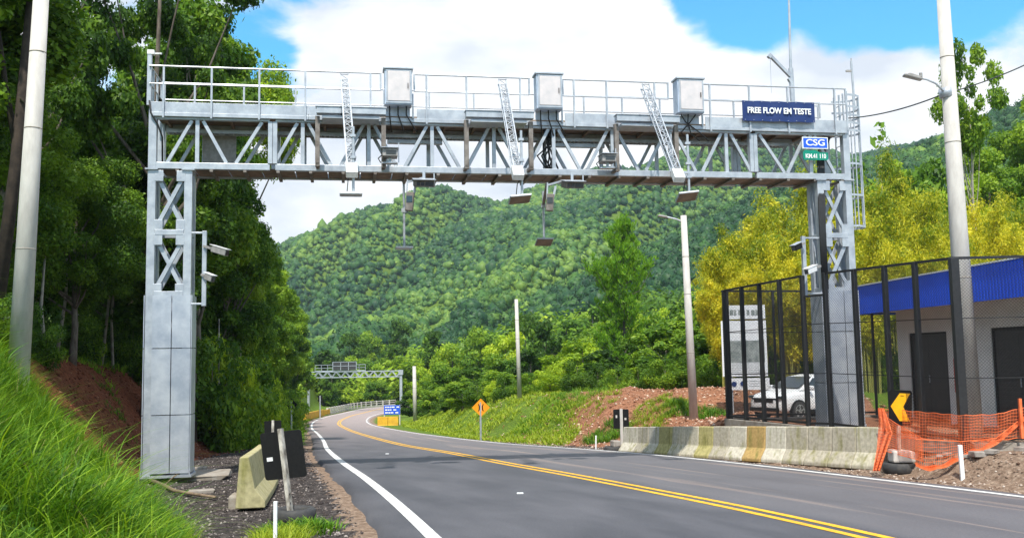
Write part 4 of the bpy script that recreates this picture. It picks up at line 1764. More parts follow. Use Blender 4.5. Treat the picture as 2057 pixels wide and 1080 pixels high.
p = GP(484, 1022)
rough_block('concrete_lump', (p.x, p.y + .15, p.z + .10), (.42, .30, .26), M['conc_dark'], 'grey concrete lump in front of the near barrier block on the left verge', 'concrete block', 0.1, 4)
p = GP(397, 948)
rough_block('concrete_slab', (p.x, p.y, p.z + .05), (.42, .3, .16), M['conc_dark'], 'broken concrete slab on the gravel just right of the left gantry leg', 'concrete slab', .1, 7)
p = GP(300, 968)
rough_block('footing_slab', (p.x + .65, p.y + .9, p.z + .02), (1.5, 1.5, .12), M['conc_dark'], 'flat concrete footing under the left gantry leg', 'footing', .17, 2)
p = GP(405, 990)
rough_block('stone_slab', (p.x, p.y, p.z + .03), (.46, .25, .08), M['stone'], 'flat pale blue-grey stone lying on the dark gravel at left', 'stone', .3, 12)

for i, (u, v, s) in enumerate(((1968, 915, .26), (1992, 910, .20), (2022, 903, .34), (2054, 904, .2), (1940, 921, .16), (1905, 916, .14), (1888, 919, .12))):
    p = GP(u, v)
    rough_block('stone', (p.x, p.y, p.z + s * .12), (s * 1.2, s, s * .4), M['stone'],
                ['grey stone on the bank under the orange mesh, left of the small middle one', 'small grey stone between two larger ones under the orange mesh',
                 'largest flat grey stone on the bank under the orange mesh', 'grey stone at the right edge of the picture on the bank',
                 'small grey stone on the bank, right of the white post', 'pale stone on the bank left of the white post', 'smallest pale stone on the bank right of the chevron sign'][i], 'stone', i * .7, 20 + i, 'stones on the bank')

# fallen branches on the left
for i, (pts, r0, lab) in enumerate((([(300, 970), (330, 982), (352, 993), (392, 1000), (432, 1006)], .045, 'long bare branch lying on the ground before the left gantry leg'),
                                    ([(252, 718), (262, 738), (272, 758), (283, 775)], .04, 'dead branch stuck in the red bank left of the gantry leg'),
                                    ([(253, 716), (268, 724), (290, 728)], .03, 'thin dead branch crossing another on top of the red bank'))):
    P = []
    for (u, v) in pts:
        g = GP(u, v, 8, 60)
        P.append(g + Vector((0, 0, .07)))
    m = MB()
    m.tube(P, [r0 * (1 - .12 * k) for k in range(len(P))], 7)
    m.tube([P[1], P[1] + Vector((.15, .1, .16)), P[1] + Vector((.2, .2, .2))], [r0 * .5, r0 * .3, r0 * .2], 5)
    tag(m.build('fallen_branch', M['branchm'], None, smooth=True), lab, 'branch')


# ================================================================== tyres
def tyre(parent, c, R_=.33, w=.19, name='tyre'):
    m = MB()
    prof_ = [(R_ * .60, -w * .32), (R_ * .72, -w * .5), (R_ * .90, -w * .5), (R_, -w * .34), (R_ * 1.01, 0), (R_, w * .34), (R_ * .90, w * .5), (R_ * .72, w * .5), (R_ * .60, w * .32)]
    n = 30
    V_ = []
    for k in range(n):
        a_ = 2 * pi * k / n
        V_ += [(c[0] + r * cos(a_), c[1] + r * sin(a_), c[2] + z) for r, z in prof_]
    L = len(prof_)
    m.add(V_, [(k * L + j, ((k + 1) % n) * L + j, ((k + 1) % n) * L + (j + 1) % L, k * L + (j + 1) % L) for k in range(n) for j in range(L)])
    return m.build(name, M['tyre'], parent, smooth=True)


# ================================================================== chevron sign at the right, on block and tyre
g = GP(1807, 948)
g = on_road(1807, 948)
g = Vector((g.x + .08, g.y + .12, Tz(g.x + .08, g.y + .12)))
r = empty('tyre_ballast', g, 'old tyre lying flat on the gravel under the yellow chevron sign', 'tyre')
tyre(r, (g.x, g.y, g.z + .10), .36, .21)
rough_block('concrete_block', (g.x + .04, g.y - .02, g.z + .345), (.50, .34, .24), M['conc'], 'pale concrete block resting on the tyre under the chevron sign', 'concrete block', .05, 31)
s = empty('chevron_sign', (g.x, g.y, g.z + .4), 'black sign with a yellow chevron pointing left, on a short timber post', 'sign')
ptop, pbot = U(1808, 850, g.y), U(1806, 906, g.y)
Ms = Matrix.Rotation(.10, 3, 'Z') @ Matrix.Rotation(.06, 3, 'Y')
pc = U(1809, 818, g.y)
m = MB()
m.beam((pbot.x, pbot.y + .03, pbot.z - .05), (ptop.x + .01, ptop.y + .03, pc.z + .3), .07, .05)
m.build('post', M['wood'], s)


def rrect(w, h, r, n=5):
    P = []
    for (cx, cy, a0) in ((w / 2 - r, h / 2 - r, 0), (-w / 2 + r, h / 2 - r, pi / 2), (-w / 2 + r, -h / 2 + r, pi), (w / 2 - r, -h / 2 + r, 3 * pi / 2)):
        for k in range(n):
            a_ = a0 + pi / 2 * k / (n - 1)
            P.append((cx + r * cos(a_), cy + r * sin(a_)))
    return P


ax_, ay_ = Ms @ Vector((1, 0, 0)), Ms @ Vector((0, 0, 1))
nn_ = ax_.cross(ay_)
m = MB()
m.prism(rrect(.50, .72, .05), ax_, ay_, pc, nn_ * -1, .02)
m.build('plate', M['black'], s)
m = MB()
CH = [(-.215, .02), (-.02, .295), (.205, .295), (.055, .02), (.205, -.275), (-.02, -.275)]
m.prism(CH, ax_, ay_, pc + nn_ * .001, nn_, .004)
m.build('chevron', M['chev'], s)
m = MB()
m.box(pc + nn_ * .007 + ay_ * .245 + ax_ * .03, (.08, .004, .012), Ms)
m.build('sticker', M['black'], s)

# ================================================================== leaning sign seen from behind (left foreground)
yb = 13.9
pb, pt = U(586, 1040, yb), U(563, 860, yb + .05)
g = Tz(pb.x, pb.y)
r = empty('tyre_ballast', (pb.x, pb.y, g), 'old tyre lying flat round the foot of the leaning sign post at left', 'tyre')
tyre(r, (pb.x + .03, pb.y, g + .09), .31, .18)
s = empty('leaning_sign', (pb.x, pb.y, g), 'leaning black sign seen from behind on a rough white timber post', 'sign')
m = MB()
m.beam((pb.x, pb.y, g - .02), pt, .085, .055)
ps_ = m.build('post', M['wood'], s)
m = MB()
rr = random.Random(5)
for k in range(9):
    f = .08 + k * .1 + rr.uniform(-.02, .02)
    q = Vector((pb.x, pb.y, g)) .lerp(pt, f)
    m.box((q.x + rr.uniform(-.02, .02), q.y - .031, q.z), (.018, .004, .03))
m.build('nail_hole', M['black'], ps_)
dpost = (pt - pb).normalized()
axr = Vector((.985, 0, .085)).normalized()
cpl = U(569, 913, yb + .10)
m = MB()
m.prism(rrect(.60, .68, .04), axr, dpost, cpl, Vector((0, 1, 0)), .02)
m.build('plate', M['black'], s)
m = MB()
m.box(U(542, 922, yb + .09), (.085, .006, .055), Matrix.Rotation(-.12, 3, 'Y'))
m.build('sticker', M['white'], s)

yb2 = 21.5
s0 = U(548, 857, yb2)
g2 = Tz(s0.x, s0.y)
s = empty('small_board_sign', (s0.x, s0.y, g2), 'small black board on a white post showing above the leaning sign', 'sign')
m = MB()
m.beam((s0.x, s0.y - .03, g2), (s0.x + .01, s0.y - .03, s0.z + .15), .055, .04)
m.build('post', M['wood'], s)
m = MB()
m.prism(rrect(.38, .28, .02), Vector((1, 0, .05)), Vector((-.05, 0, 1)), s0, Vector((0, 1, 0)), .02)
m.build('plate', M['black'], s)


# ================================================================== marker posts
def marker(u, v, vt, w, label, lean=0):
    p = GP(u, v)
    t_ = U(u + lean, vt, p.y)
    m = MB()
    m.box((0, 0, (t_.z - p.z) / 2 - .05), (w, w * .7, t_.z - p.z + .1))
    o = m.build('marker_post', M['white'], bevel=.006)
    o.location = p
    o.rotation_euler = (0, atan2(t_.x - p.x, t_.z - p.z), 0)
    return tag(o, label, 'marker post', 'white marker posts at the verge')


marker(1934, 964, 893, .075, 'white marker post on the gravel right of the chevron sign', -6)
marker(1197, 903, 874, .05, 'short white marker post left of the barrier row')
p = Vector((-2.88, 11.7, Tz(-2.88, 11.7)))
t_ = U(555, 1006, 11.7)
m = MB()
m.box((0, 0, (t_.z - p.z) / 2), (.045, .035, t_.z - p.z))
o = m.build('marker_post', M['white'], bevel=.005)
o.location = (U(553, 1070, 11.7).x, 11.7, p.z)
tag(o, 'white marker post at the bottom edge beside the leaning sign', 'marker post', 'white marker posts at the verge')

# chevron seen from behind at the far end of the barrier row
y_ = 31.2
c0 = U(1248, 841, y_)
s = empty('chevron_sign', (c0.x, y_, Tz(c0.x, y_)), 'black sign seen from behind at the far end of the barrier row', 'sign')
m = MB()
m.prism(rrect(.50, .62, .04), Vector((1, 0, 0)), UP, c0 + Vector((0, .05, 0)), Vector((0, 1, 0)), .02)
m.build('plate', M['black'], s)
m = MB()
m.beam((c0.x, y_, Tz(c0.x, y_)), (c0.x + .0, y_, c0.z + .33), .09, .05)
m.build('post', M['conc'], s)
m = MB()
m.box(c0 + Vector((.14, .045, .0)), (.06, .006, .07))
m.box(c0 + Vector((-.15, .045, .08)), (.05, .006, .09))
m.build('sticker', M['conc'], s)
g = GP(1233, 909)
r = empty('tyre_ballast', (g.x, g.y + .3, g.z), 'dark tyre lying against the far end of the barrier row', 'tyre')
tyre(r, (g.x, g.y + .3, g.z + .09), .28, .18)
rough_block('stone', (g.x + .1, g.y + .25, g.z + .28), (.3, .3, .2), M['stone'], 'grey rock resting on the tyre at the far end of the barrier row', 'stone', .4, 41)


# ================================================================== traffic signs further on
def diamond(u, v, vb, half, label, y, face, arrows):
    g_ = U(u, vb, y)
    c_ = U(u, v, y)
    zb = Tz(g_.x, y)
    s_ = empty('diamond_sign', (g_.x, y, zb), label, 'sign')
    h_ = half * y / F
    m_ = MB()
    m_.tube([(g_.x, y + .04, zb), (g_.x, y + .04, c_.z + h_ * .6)], .035 + .0004 * y, 8)
    m_.build('post', M['galv'], s_)
    m_ = MB()
    m_.prism([(h_, 0), (0, h_), (-h_, 0), (0, -h_)], Vector((1, 0, 0)), UP, c_, Vector((0, 1, 0)), .02)
    m_.build('plate', face, s_)
    if arrows:
        m_ = MB()
        # two bars pinching inwards: the narrow-road symbol
        for sg_ in (-1, 1):
            P_ = [(.10, .62), (.22, .62), (.22, .25), (.34, 0), (.22, -.25), (.22, -.62), (.10, -.62), (.10, -.22), (.22, 0), (.10, .22)]
            P_ = [(.24, .48), (.36, .48), (.26, .2), (.26, -.2), (.36, -.48), (.24, -.48), (.12, -.2), (.12, .2)]
            P_ = [(sg_ * a_ * h_ * .9, b_ * h_ * .8) for a_, b_ in P_]
            if sg_ < 0: P_ = P_[::-1]
            m_.prism(P_, Vector((1, 0, 0)), UP, c_ + Vector((0, -.001, 0)), Vector((0, -1, 0)), .006)
        m_.build('symbol', M['black'], s_)
        m_ = MB()
        m_.box(c_ + Vector((0, -.004, 0)), (h_ * .10, .006, h_ * .8))
        m_.build('centre_bar', M['conc'], s_)
    return s_


diamond(966, 818, 880, 18, 'orange diamond warning sign with two black bars on the grassy right verge', 50.5, M['orange'], True)
diamond(585, 812, 858, 12.5, 'black diamond sign seen from behind on the left verge in the distance', 70, M['black'], False)
y_ = 132
g_ = U(643, 834, y_)
s = empty('far_post_sign', (g_.x, y_, Tz(g_.x, y_)), 'thin far post with a small dark board at the left before the far gantry', 'sign')
m = MB()
m.tube([(g_.x, y_, Tz(g_.x, y_)), (g_.x, y_, U(643, 794, y_).z)], .09, 6)
m.build('post', M['galv'], s)
m = MB()
m.box(U(643.5, 800, y_ + .15), (.6, .05, .8))
m.build('plate', M['black'], s)

# blue information sign and yellow wall end at the right of the far bend
y_ = 101
c0 = U(787.5, 822.5, y_)
s = empty('information_sign', (c0.x, y_, Tz(c0.x, y_)), 'bright blue road sign with white lines of writing on the far right verge', 'sign')
hw = 16 * y_ / F
hh_ = 9 * y_ / F
m = MB()
m.box(c0, (2 * hw, .06, 2 * hh_))
m.build('plate', M['blue2'], s)
m = MB()
for k in (-1, 1):
    m.box((c0.x + k * hw * .95, y_ + .05, (c0.z + Tz(c0.x, y_)) / 2 - .1), (.12, .08, c0.z - Tz(c0.x, y_) + 1.2))
m.build('post', M['conc'], s)
m = MB()
rr = random.Random(4)
for row, z in enumerate((.6, .0, -.62)):
    x = -hw * .85
    while x < hw * .75:
        w_ = rr.uniform(.12, .34)
        m.box((c0.x + x + w_ / 2, y_ - .04, c0.z + z * hh_), (w_, .02, .13))
        x += w_ + (.05 if rr.random() < .75 else .2)
m.build('lettering', M['white'], s)
m = MB()
a_, b_ = U(758, 851, 99), U(800, 851, 99)
a_.z = b_.z = zroad(99) - .1
for k in range(2):
    q0 = a_.lerp(b_, k * .5)
    q1 = a_.lerp(b_, k * .5 + .49)
    m.prism([(0, 0), (.05, .12), (.14, .92), (.36, .92), (.5, 0)], Vector((0, 1, 0)), UP, q0, (q1 - q0).normalized(), (q1 - q0).length)
tag(m.build('yellow_wall_end', M['yellowp'], bevel=.03), 'yellow painted concrete wall end below the far blue sign', 'barrier')

# yellow wall and white railing along the outside of the far bend
pth = RL - perp(RL) * 1.5
iy0 = int(np.argmin(np.abs(pth[:, 1] - 121)))
wal = [Vector((p_[0], p_[1], float(zroad(p_[1])))) for p_ in pth[iy0:iy0 + 19]]
for k in range(6):
    q = wal[k * 3:k * 3 + 4]
    m = MB()
    for u0, u1 in zip(q[:-1], q[1:]):
        m.beam(u0 + UP * .42, u1 + UP * .42, .32, .92 if k < 5 else .7)
    o = m.build('yellow_wall_unit', M['yellowp'])
    tag(o, 'yellow concrete wall unit left of the far bend, %s from the near end' % NUM[k], 'barrier', 'yellow wall units at the far bend')
rail = [Vector((p_[0], p_[1], float(zroad(p_[1])))) for p_ in pth[iy0 + 17:]]
r = empty('bridge_railing', rail[0], 'pale concrete railing with posts along the outside of the far bend', 'railing')
acc_ = 0
last = None
m1, posts = MB(), []
for u0, u1 in zip(rail[:-1], rail[1:]):
    for z in (.95, .60, .12):
        m1.beam(u0 + UP * z, u1 + UP * z, .16, .13 if z > .2 else .3)
m1.build('rail', M['conc'], r)
dist_ = 0
for u0, u1 in zip(rail[:-1], rail[1:]):
    L = (u1 - u0).length
    while dist_ < L:
        q = u0.lerp(u1, dist_ / L)
        posts.append(q)
        dist_ += 2.0
    dist_ -= L
for q in posts[:60]:
    m = MB()
    m.box((q.x, q.y, q.z + .53), (.26, .26, 1.06))
    m.build('rail_post', M['conc'], r)

# ================================================================== far gantry with message board
gy_ = 160.0
gl, gr_ = U(620, 822, gy_), U(806, 826, gy_ - 3)
zl = Tz(gl.x, gl.y)
r = empty('distant_gantry', (gl.x, gl.y, zl), 'small distant galvanised gantry over the bend carrying a dark message board', 'gantry')
zt0, zt1 = U(700, 757, gy_).z, U(700, 745.5, gy_).z
m = MB()
m.box((gl.x, gl.y, (zl - .5 + zt0) / 2), (.36, .5, zt0 - zl + .5))
m.build('leg', M['galv'], r)
m = MB()
zr_ = Tz(gr_.x, gr_.y)
m.box((gr_.x, gr_.y, (zr_ - 2 + zt1) / 2), (.42, .5, zt1 + .1 - zr_ + 2))
m.box((gr_.x, gr_.y - .1, zt1 - .25), (.75, .6, .8))
m.build('leg', M['galv'], r)
m = MB()
dx = (gr_ - gl)
for z in (zt0, zt1):
    for o in (0, 1.0):
        m.beam(Vector((gl.x, gl.y + o, z)), Vector((gr_.x, gr_.y + o, z)), .14, .14)
n = 20
for k in range(n):
    a_ = gl.lerp(gr_, k / n)
    b_ = gl.lerp(gr_, (k + 1) / n)
    z0, z1 = (zt0, zt1) if k % 2 else (zt1, zt0)
    for o in (0, 1.0):
        m.beam(Vector((a_.x, a_.y + o, z0)), Vector((b_.x, b_.y + o, z1)), .09, .09)
m.build('truss', M['galv'], r)
m = MB()
e0, e1 = U(633, 733, gy_ - .4), U(734, 733, gy_ - .4)
zd = zt1 + .12
for z in (e0.z, (e0.z + zd) / 2, zd):
    m.beam(Vector((e0.x, gy_ - .4, z)), Vector((e1.x, gy_ - .4, z)), .07, .07 if z > zd else .15)
for k in range(9):
    x = e0.x + (e1.x - e0.x) * k / 8
    m.box((x, gy_ - .4, (e0.z + zd) / 2), (.07, .07, e0.z - zd))
m.build('handrail', M['galv'], r)
m = MB()
b0, b1 = U(669, 743, gy_ - .7), U(716, 726, gy_ - .7)
m.box(((b0.x + b1.x) / 2, gy_ - .7, (b0.z + b1.z) / 2), (b1.x - b0.x, .3, b1.z - b0.z))
bd = m.build('message_board', M['door'], r)
m = MB()
for k in range(4):
    x = b0.x + (b1.x - b0.x) * k / 3
    m.box((x, gy_ - .88, (b0.z + b1.z) / 2), (.10, .05, b1.z - b0.z + .1))
for z in (b1.z, (b0.z + b1.z) / 2):
    m.box(((b0.x + b1.x) / 2, gy_ - .88, z), (b1.x - b0.x, .05, .08))
m.build('board_frame', M['galv'], bd)


# ================================================================== poles
def pole(name, base, top, r0, r1, label, zlow=None):
    r_ = empty(name, base, label, 'pole')
    m_ = MB()
    b_ = Vector((base[0], base[1], base[2] - .3))
    m_.tube([b_, Vector(top)], [r0, r1], 20)
    m_.build('shaft', M['conc'], r_, smooth=True)
    for f in (.34, .62, .8):
        m_ = MB()
        q = b_.lerp(Vector(top), f)
        rr_ = r0 + (r1 - r0) * f + .004
        m_.tube([q, q + Vector((0, 0, .02))], rr_, 20)
        m_.build('band', M['conc_dark'], r_, smooth=True)
    return r_


yp = 17.6
gb = U(38, 668, yp)
pole('utility_pole', (gb.x, gb.y, Tz(gb.x, gb.y)), U(86, -60, yp), .195, .135, 'thick round concrete pole at the left edge standing in tall grass')
yp = 20.4
gb = U(1952, 852, yp)
pr = pole('street_light_pole', (gb.x, gb.y, .45), U(1890, -70, yp), .225, .125, 'tall concrete street light pole behind the corner of the black fence')
m = MB()
a_ = U(1895, 183, yp - .1)
pts = [a_, U(1880, 168, yp - .15), U(1862, 160, yp - .2), U(1848, 157, yp - .25)]
m.tube(pts, .022, 8)
m.tube([U(1900, 178, yp), U(1903, 196, yp)], .16, 16)
m.build('lamp_arm', M['galv'], pr, smooth=True)
m = MB()
hd0, hd1 = U(1852, 160, yp - .25), U(1815, 151, yp - .25)
m.beam(hd0, hd1, .16, .055)
m.beam(hd0.lerp(hd1, .1) + UP * .03, hd0.lerp(hd1, .75) + UP * .045, .12, .06)
hd_ = m.build('lamp_head', M['lampgrey'], pr, bevel=.02)
m = MB()
m.tube([hd0.lerp(hd1, .05) + UP * .05, hd0.lerp(hd1, .05) + UP * .14], .035, 10)
m.build('photocell', M['lampgrey'], hd_)

yp = 36.0
gb = U(1393, 809, yp)
pr = pole('street_light_pole', (gb.x, gb.y, min(Tz(gb.x, gb.y), gb.z + .1)), U(1373, 433, yp), .165, .115, 'slim pale concrete lamp pole standing in the bare reddish spoil heap')
m = MB()
a_ = U(1373, 446, yp)
m.tube([a_, U(1358, 440, yp), U(1340, 436, yp), U(1330, 434, yp)], .03, 8)
m.build('lamp_arm', M['galv'], pr)
m = MB()
m.beam(U(1340, 436, yp), U(1322, 433, yp), .22, .07)
m.build('lamp_head', M['lampgrey'], pr, bevel=.02)
yp = 62
gb = U(1044, 797, yp)
pole('utility_pole', (gb.x, gb.y, Tz(gb.x, gb.y)), U(1037, 601, yp), .15, .11, 'slim pale pole with no lamp rising behind the orange diamond sign')
yp = 104
gb = U(834, 830, yp)
pole('utility_pole', (gb.x, gb.y, Tz(gb.x, gb.y)), U(832, 735, yp), .24, .18, 'short distant pale pole just right of the far gantry')

# overhead cable
m = MB()
A_, B_ = Wg(SR + .3, CT, 8.2), U(1893, 190, 20.4)
m.tube([A_.lerp(B_, k / 14) - UP * (.10 * 4 * (k / 14) * (1 - k / 14)) for k in range(15)], .016, 6)
C_ = U(2140, 88, 24)
m.tube([B_.lerp(C_, k / 14) - UP * (.12 * 4 * (k / 14) * (1 - k / 14)) for k in range(15)], .016, 6)
tag(m.build('overhead_cable', M['cable']), 'dark twisted overhead cable running from the ladder cage past the right pole', 'cable')


# ================================================================== black mesh fence round the yard
def ground_at(u, y):
    d = ray(u, 850)
    return Vector((d[0] / d[1] * y, y, 0))


FP0, FP1, FP2, FP3 = ground_at(1935, 18.6), ground_at(1666, 22.5), ground_at(1622, 23.0), ground_at(1460, 27.0)
for P_, z in ((FP0, .43), (FP1, .49), (FP2, .48), (FP3, .42)): P_.z = z
FH = 3.57
fen = empty('yard_fence', FP0, 'tall black mesh fence with many posts round the roadside yard', 'fence')


def on_line(A, B, u):
    d = ray(u, 800)
    k = d[0] / d[1]
    f = (k * A.y - A.x) / ((B.x - A.x) - k * (B.y - A.y))
    return A.lerp(B, f)


def fence_run(A, B, H, ps, name='mesh_panel', rails=(0.02, .345, .67, 1.0), sp=.066, back=False, wire=.0036):
    d = (B - A)
    L = d.length
    d = d / L
    nrm_ = Vector((-d.y, d.x, 0))
    m_ = MB()
    off = nrm_ * .028
    # diagonal wires both ways
    n_ = int((L + H) / sp)
    for sg_ in (0, 1):
        for k in range(1, n_):
            c_ = k * sp
            x0, z0 = (c_, 0) if c_ <= L else (L, c_ - L)
            x1, z1 = (0, c_) if c_ <= H else (c_ - H, H)
            if sg_: x0, x1 = L - x0, L - x1
            m_.beam(A + d * x0 + UP * z0 + off * (1 + .1 * sg_), A + d * x1 + UP * z1 + off * (1 + .1 * sg_), wire, wire)
    m_.build(name, M['fence'], fen)
    for f in rails:
        m_ = MB()
        w_ = .05 if f in (0.02, 1.0) else .018
        m_.beam(A + UP * H * f, B + UP * H * f, w_, w_)
        m_.build('rail', M['fence'], fen)
    for P_ in ps:
        m_ = MB()
        m_.box(P_ + UP * (H / 2 - .02), (.095 if not back else .06, .095 if not back else .06, H + .06), Matrix.Rotation(atan2(d.y, d.x), 3, 'Z'))
        m_.build('fence_post', M['fence'], fen, bevel=.006)


fence_run(FP0, FP1, FH, [on_line(FP0, FP1, u) for u in (1852, 1790, 1728, 1668)])
m = MB()
m.box(FP0 + UP * (FH / 2 - .12), (.16, .14, FH + .25))
m.build('corner_post', M['fence'], fen, bevel=.008)
fence_run(FP1, FP2, FH * .86, [], rails=(.02, .4, .78, 1.0))
fence_run(FP2, FP3, FH, [on_line(FP2, FP3, u) for u in (1622, 1575, 1534, 1498, 1462)])
FC = Vector((12.8, 18.35, .43))
fence_run(FP0, FC, FH, [FP0.lerp(FC, f) for f in (.335, .67, 1.0)])
FD = Vector((13.5, 28.4, .38))
fence_run(FP3, FD, FH, [FP3.lerp(FD, f) for f in (.02, .2, .4, .6, .8, 1.0)], back=True, sp=.09)
# low concrete plinth under the fence
m = MB()
for A, B in ((FP0, FP1), (FP1, FP2), (FP2, FP3)):
    d = (B - A).normalized()
    m.beam(A - UP * .14 + d * .002, B - UP * .14 - d * .002, .15, .27)
m.beam(FP0 + Vector((.14, 0, -.14)), FC - UP * .14, .24, .27)
m.beam(FP3 - UP * .14 + Vector((.12, 0, 0)), FD - UP * .14, .24, .26)
tag(m.build('fence_plinth', M['conc_dark'], bevel=.012), 'low brown concrete plinth carrying the black fence', 'plinth')

# yard floor slab
m = MB()
q = [(7.2, 27.2), (13.2, 27.6), (13.2, 33.0), (8.0, 32.5)]

# ================================================================== technical building
wd = Vector((.069, -.998, 0)).normalized()
wn = Vector((-.998, -.069, 0))      # outward, towards the road
W0 = Vector((11.04, 27.5, 0))
Zf, Zc = .42, 3.34


def Wb(a, o, z): return W0 + wd * a + wn * o + UP * z


bld = empty('service_building', Wb(6, 0, .42), 'low white service building with a blue ribbed fascia and dark doors behind the fence', 'building')


def bbox(mb, a0, a1, o0, o1, z0, z1):
    mb.box8([Wb(a0, o0, z0), Wb(a0, o1, z0), Wb(a1, o1, z0), Wb(a1, o0, z0), Wb(a0, o0, z1), Wb(a0, o1, z1), Wb(a1, o1, z1), Wb(a1, o0, z1)])


doors = [(.70, 2.72, 2.70), (4.75, 6.9, 2.72)]
m = MB()
segs = [(0, .70), (2.72, 4.75), (6.9, 13.0)]
for a0, a1 in segs: bbox(m, a0, a1, -.15, 0, Zf - .3, Zc)
for a0, a1, zt_ in doors: bbox(m, a0 + .002, a1 - .002, -.15, 0, zt_, Zc)
bbox(m, 0.0, .15, -5.5, -.152, Zf - .3, Zc)
bbox(m, 12.85, 13.0, -5.5, -.152, Zf - .3, Zc)
bbox(m, .0, 13.0, -5.65, -5.502, Zf - .3, Zc)
m.build('wall', M['wall'], bld)
for a0, a1, zt_ in doors:
    m = MB()
    bbox(m, a0 + .07, a1 - .07, -.10, -.06, Zf, zt_ - .07)
    for k in range(20):
        z = Zf + .12 + k * .105
        if z < zt_ - .2:
            bbox(m, a0 + .15, (a0 + a1) / 2 - .06, -.058, -.045, z, z + .06)
            bbox(m, (a0 + a1) / 2 + .06, a1 - .15, -.058, -.045, z, z + .06)
    dd = m.build('door', M['door'], bld)
    m = MB()
    bbox(m, a0, a0 + .068, -.12, -.03, Zf, zt_ - .004)
    bbox(m, a1 - .068, a1, -.12, -.03, Zf, zt_ - .004)
    bbox(m, a0 + .07, a1 - .07, -.12, -.03, zt_ - .066, zt_ - .004)
    m.build('door_frame', M['black'], dd)
    m = MB()
    bbox(m, (a0 + a1) / 2 - .045, (a0 + a1) / 2 - .025, -.044, -.02, 1.35, 1.55)
    m.build('handle', M['galv'], dd)
m = MB()
bbox(m, -.55, 13.5, -5.9, 1.0, Zc + .004, Zc + .10)
bbox(m, -.55, 13.5, -5.9, 1.0, Zc + .60, Zc + .66)
m.build('roof', M['wall'], bld)
m = MB()
bbox(m, -.60, 13.55, 1.003, 1.03, Zc - .06, Zc + .74)
bbox(m, -.60, -.57, -5.9, 1.0, Zc - .06, Zc + .74)
for k in range(112):
    a_ = -.56 + k * .125
    bbox(m, a_, a_ + .05, 1.031, 1.038, Zc - .055, Zc + .735)
m.build('fascia', M['fascia'], bld)
m = MB()
bbox(m, -.61, 13.56, .96, 1.06, Zc + .741, Zc + .775)
m.build('fascia_cap', M['white'], bld)
m = MB()
bbox(m, 3.08, 3.13, .004, .05, 1.15, 2.0)
m.build('red_pipe', M['red'], bld)
m = MB()
q = Wb(7.55, .5, Zc + .78)
m.tube([q, q + UP * .55], .06, 10)
m.box(q + UP * .6 + Vector((.02, 0, 0)), (.34, .2, .12))
m.build('roof_vent', M['white_steel'], bld)

# ================================================================== printed board inside the yard
yb_ = 38.0
bb = empty('notice_board', U(1497, 790, yb_), 'tall white printed board with a grey landscape picture behind the fence', 'board')


def ub(mb, u0, u1, v0, v1, dy, th=.03):
    a_, b_ = U(u0, v1, yb_), U(u1, v0, yb_)
    mb.box(((a_.x + b_.x) / 2, yb_ + dy, (a_.z + b_.z) / 2), (b_.x - a_.x, th, b_.z - a_.z))


m = MB()
ub(m, 1452, 1536, 612, 641, 0)
ub(m, 1452, 1538, 643, 756, 0)
ub(m, 1462, 1545, 758, 783, -.02)
m.build('panel', M['posterm'], bb)
m = MB()
ub(m, 1462, 1535, 683, 728, -.02, .006)
m.build('picture', M['poster_grey'], bb)
m = MB()
rr = random.Random(8)
for k in range(9):
    x0 = 1457 + k * 8.6
    ub(m, x0, x0 + rr.uniform(4, 7), 622, 633, -.02, .006)
m.build('heading', M['poster_grey'], bb)
m = MB()
for k in range(10):
    v0 = 703 + 8 + k * 4.2 + 18
    u1 = 1470
    while u1 < 1528 and v0 < 752:
        w_ = rr.uniform(3, 9)
        ub(m, u1, min(u1 + w_, 1531), v0, v0 + 1.3, -.02, .006)
        u1 += w_ + 1.5
for k in range(3):
    ub(m, 1505, 1538 - k * 5, 764 + k * 5, 765.2 + k * 5, -.04, .006)
m.build('lettering', M['poster_grey'], bb)
m = MB()
for (u, v) in ((1475, 771), (1492, 770), (1531, 746)):
    c_ = U(u, v, yb_ - .045)
    m.tube([c_, c_ + Vector((0, -.01, 0))], .10, 16)
m.build('emblem', M['blue'], bb)
m = MB()
for u in (1470, 1530):
    a_ = U(u, 780, yb_ + .06)
    m.box((a_.x, yb_ + .06, (a_.z + Tz(a_.x, yb_)) / 2 + 1.2), (.09, .06, a_.z - Tz(a_.x, yb_) + 3.0))
m.build('post', M['galv'], bb)

# ================================================================== white car
ang_ = radians(211)
cc = Vector((10.85, 35.9, 0))
zcar = Tz(10.3, 34.8) - .01
car = empty('parked_car', (cc.x, cc.y, zcar), 'white compact crossover car parked facing left behind the fence', 'car')
Rc = Matrix.Rotation(ang_, 3, 'Z')


def carpt(x, y, z): return Vector((cc.x, cc.y, zcar)) + Rc @ Vector((x, y, z))


def cbuild(m_, name, mt, par, smooth=False, bevel=0, sub=0):
    m_.v = [tuple(carpt(*v)) for v in m_.v]
    o_ = m_.build(name, mt, par, smooth=smooth, bevel=bevel)
    if sub:
        s_ = o_.modifiers.new('sub', 'SUBSURF')
        s_.levels = s_.render_levels = sub
    return o_


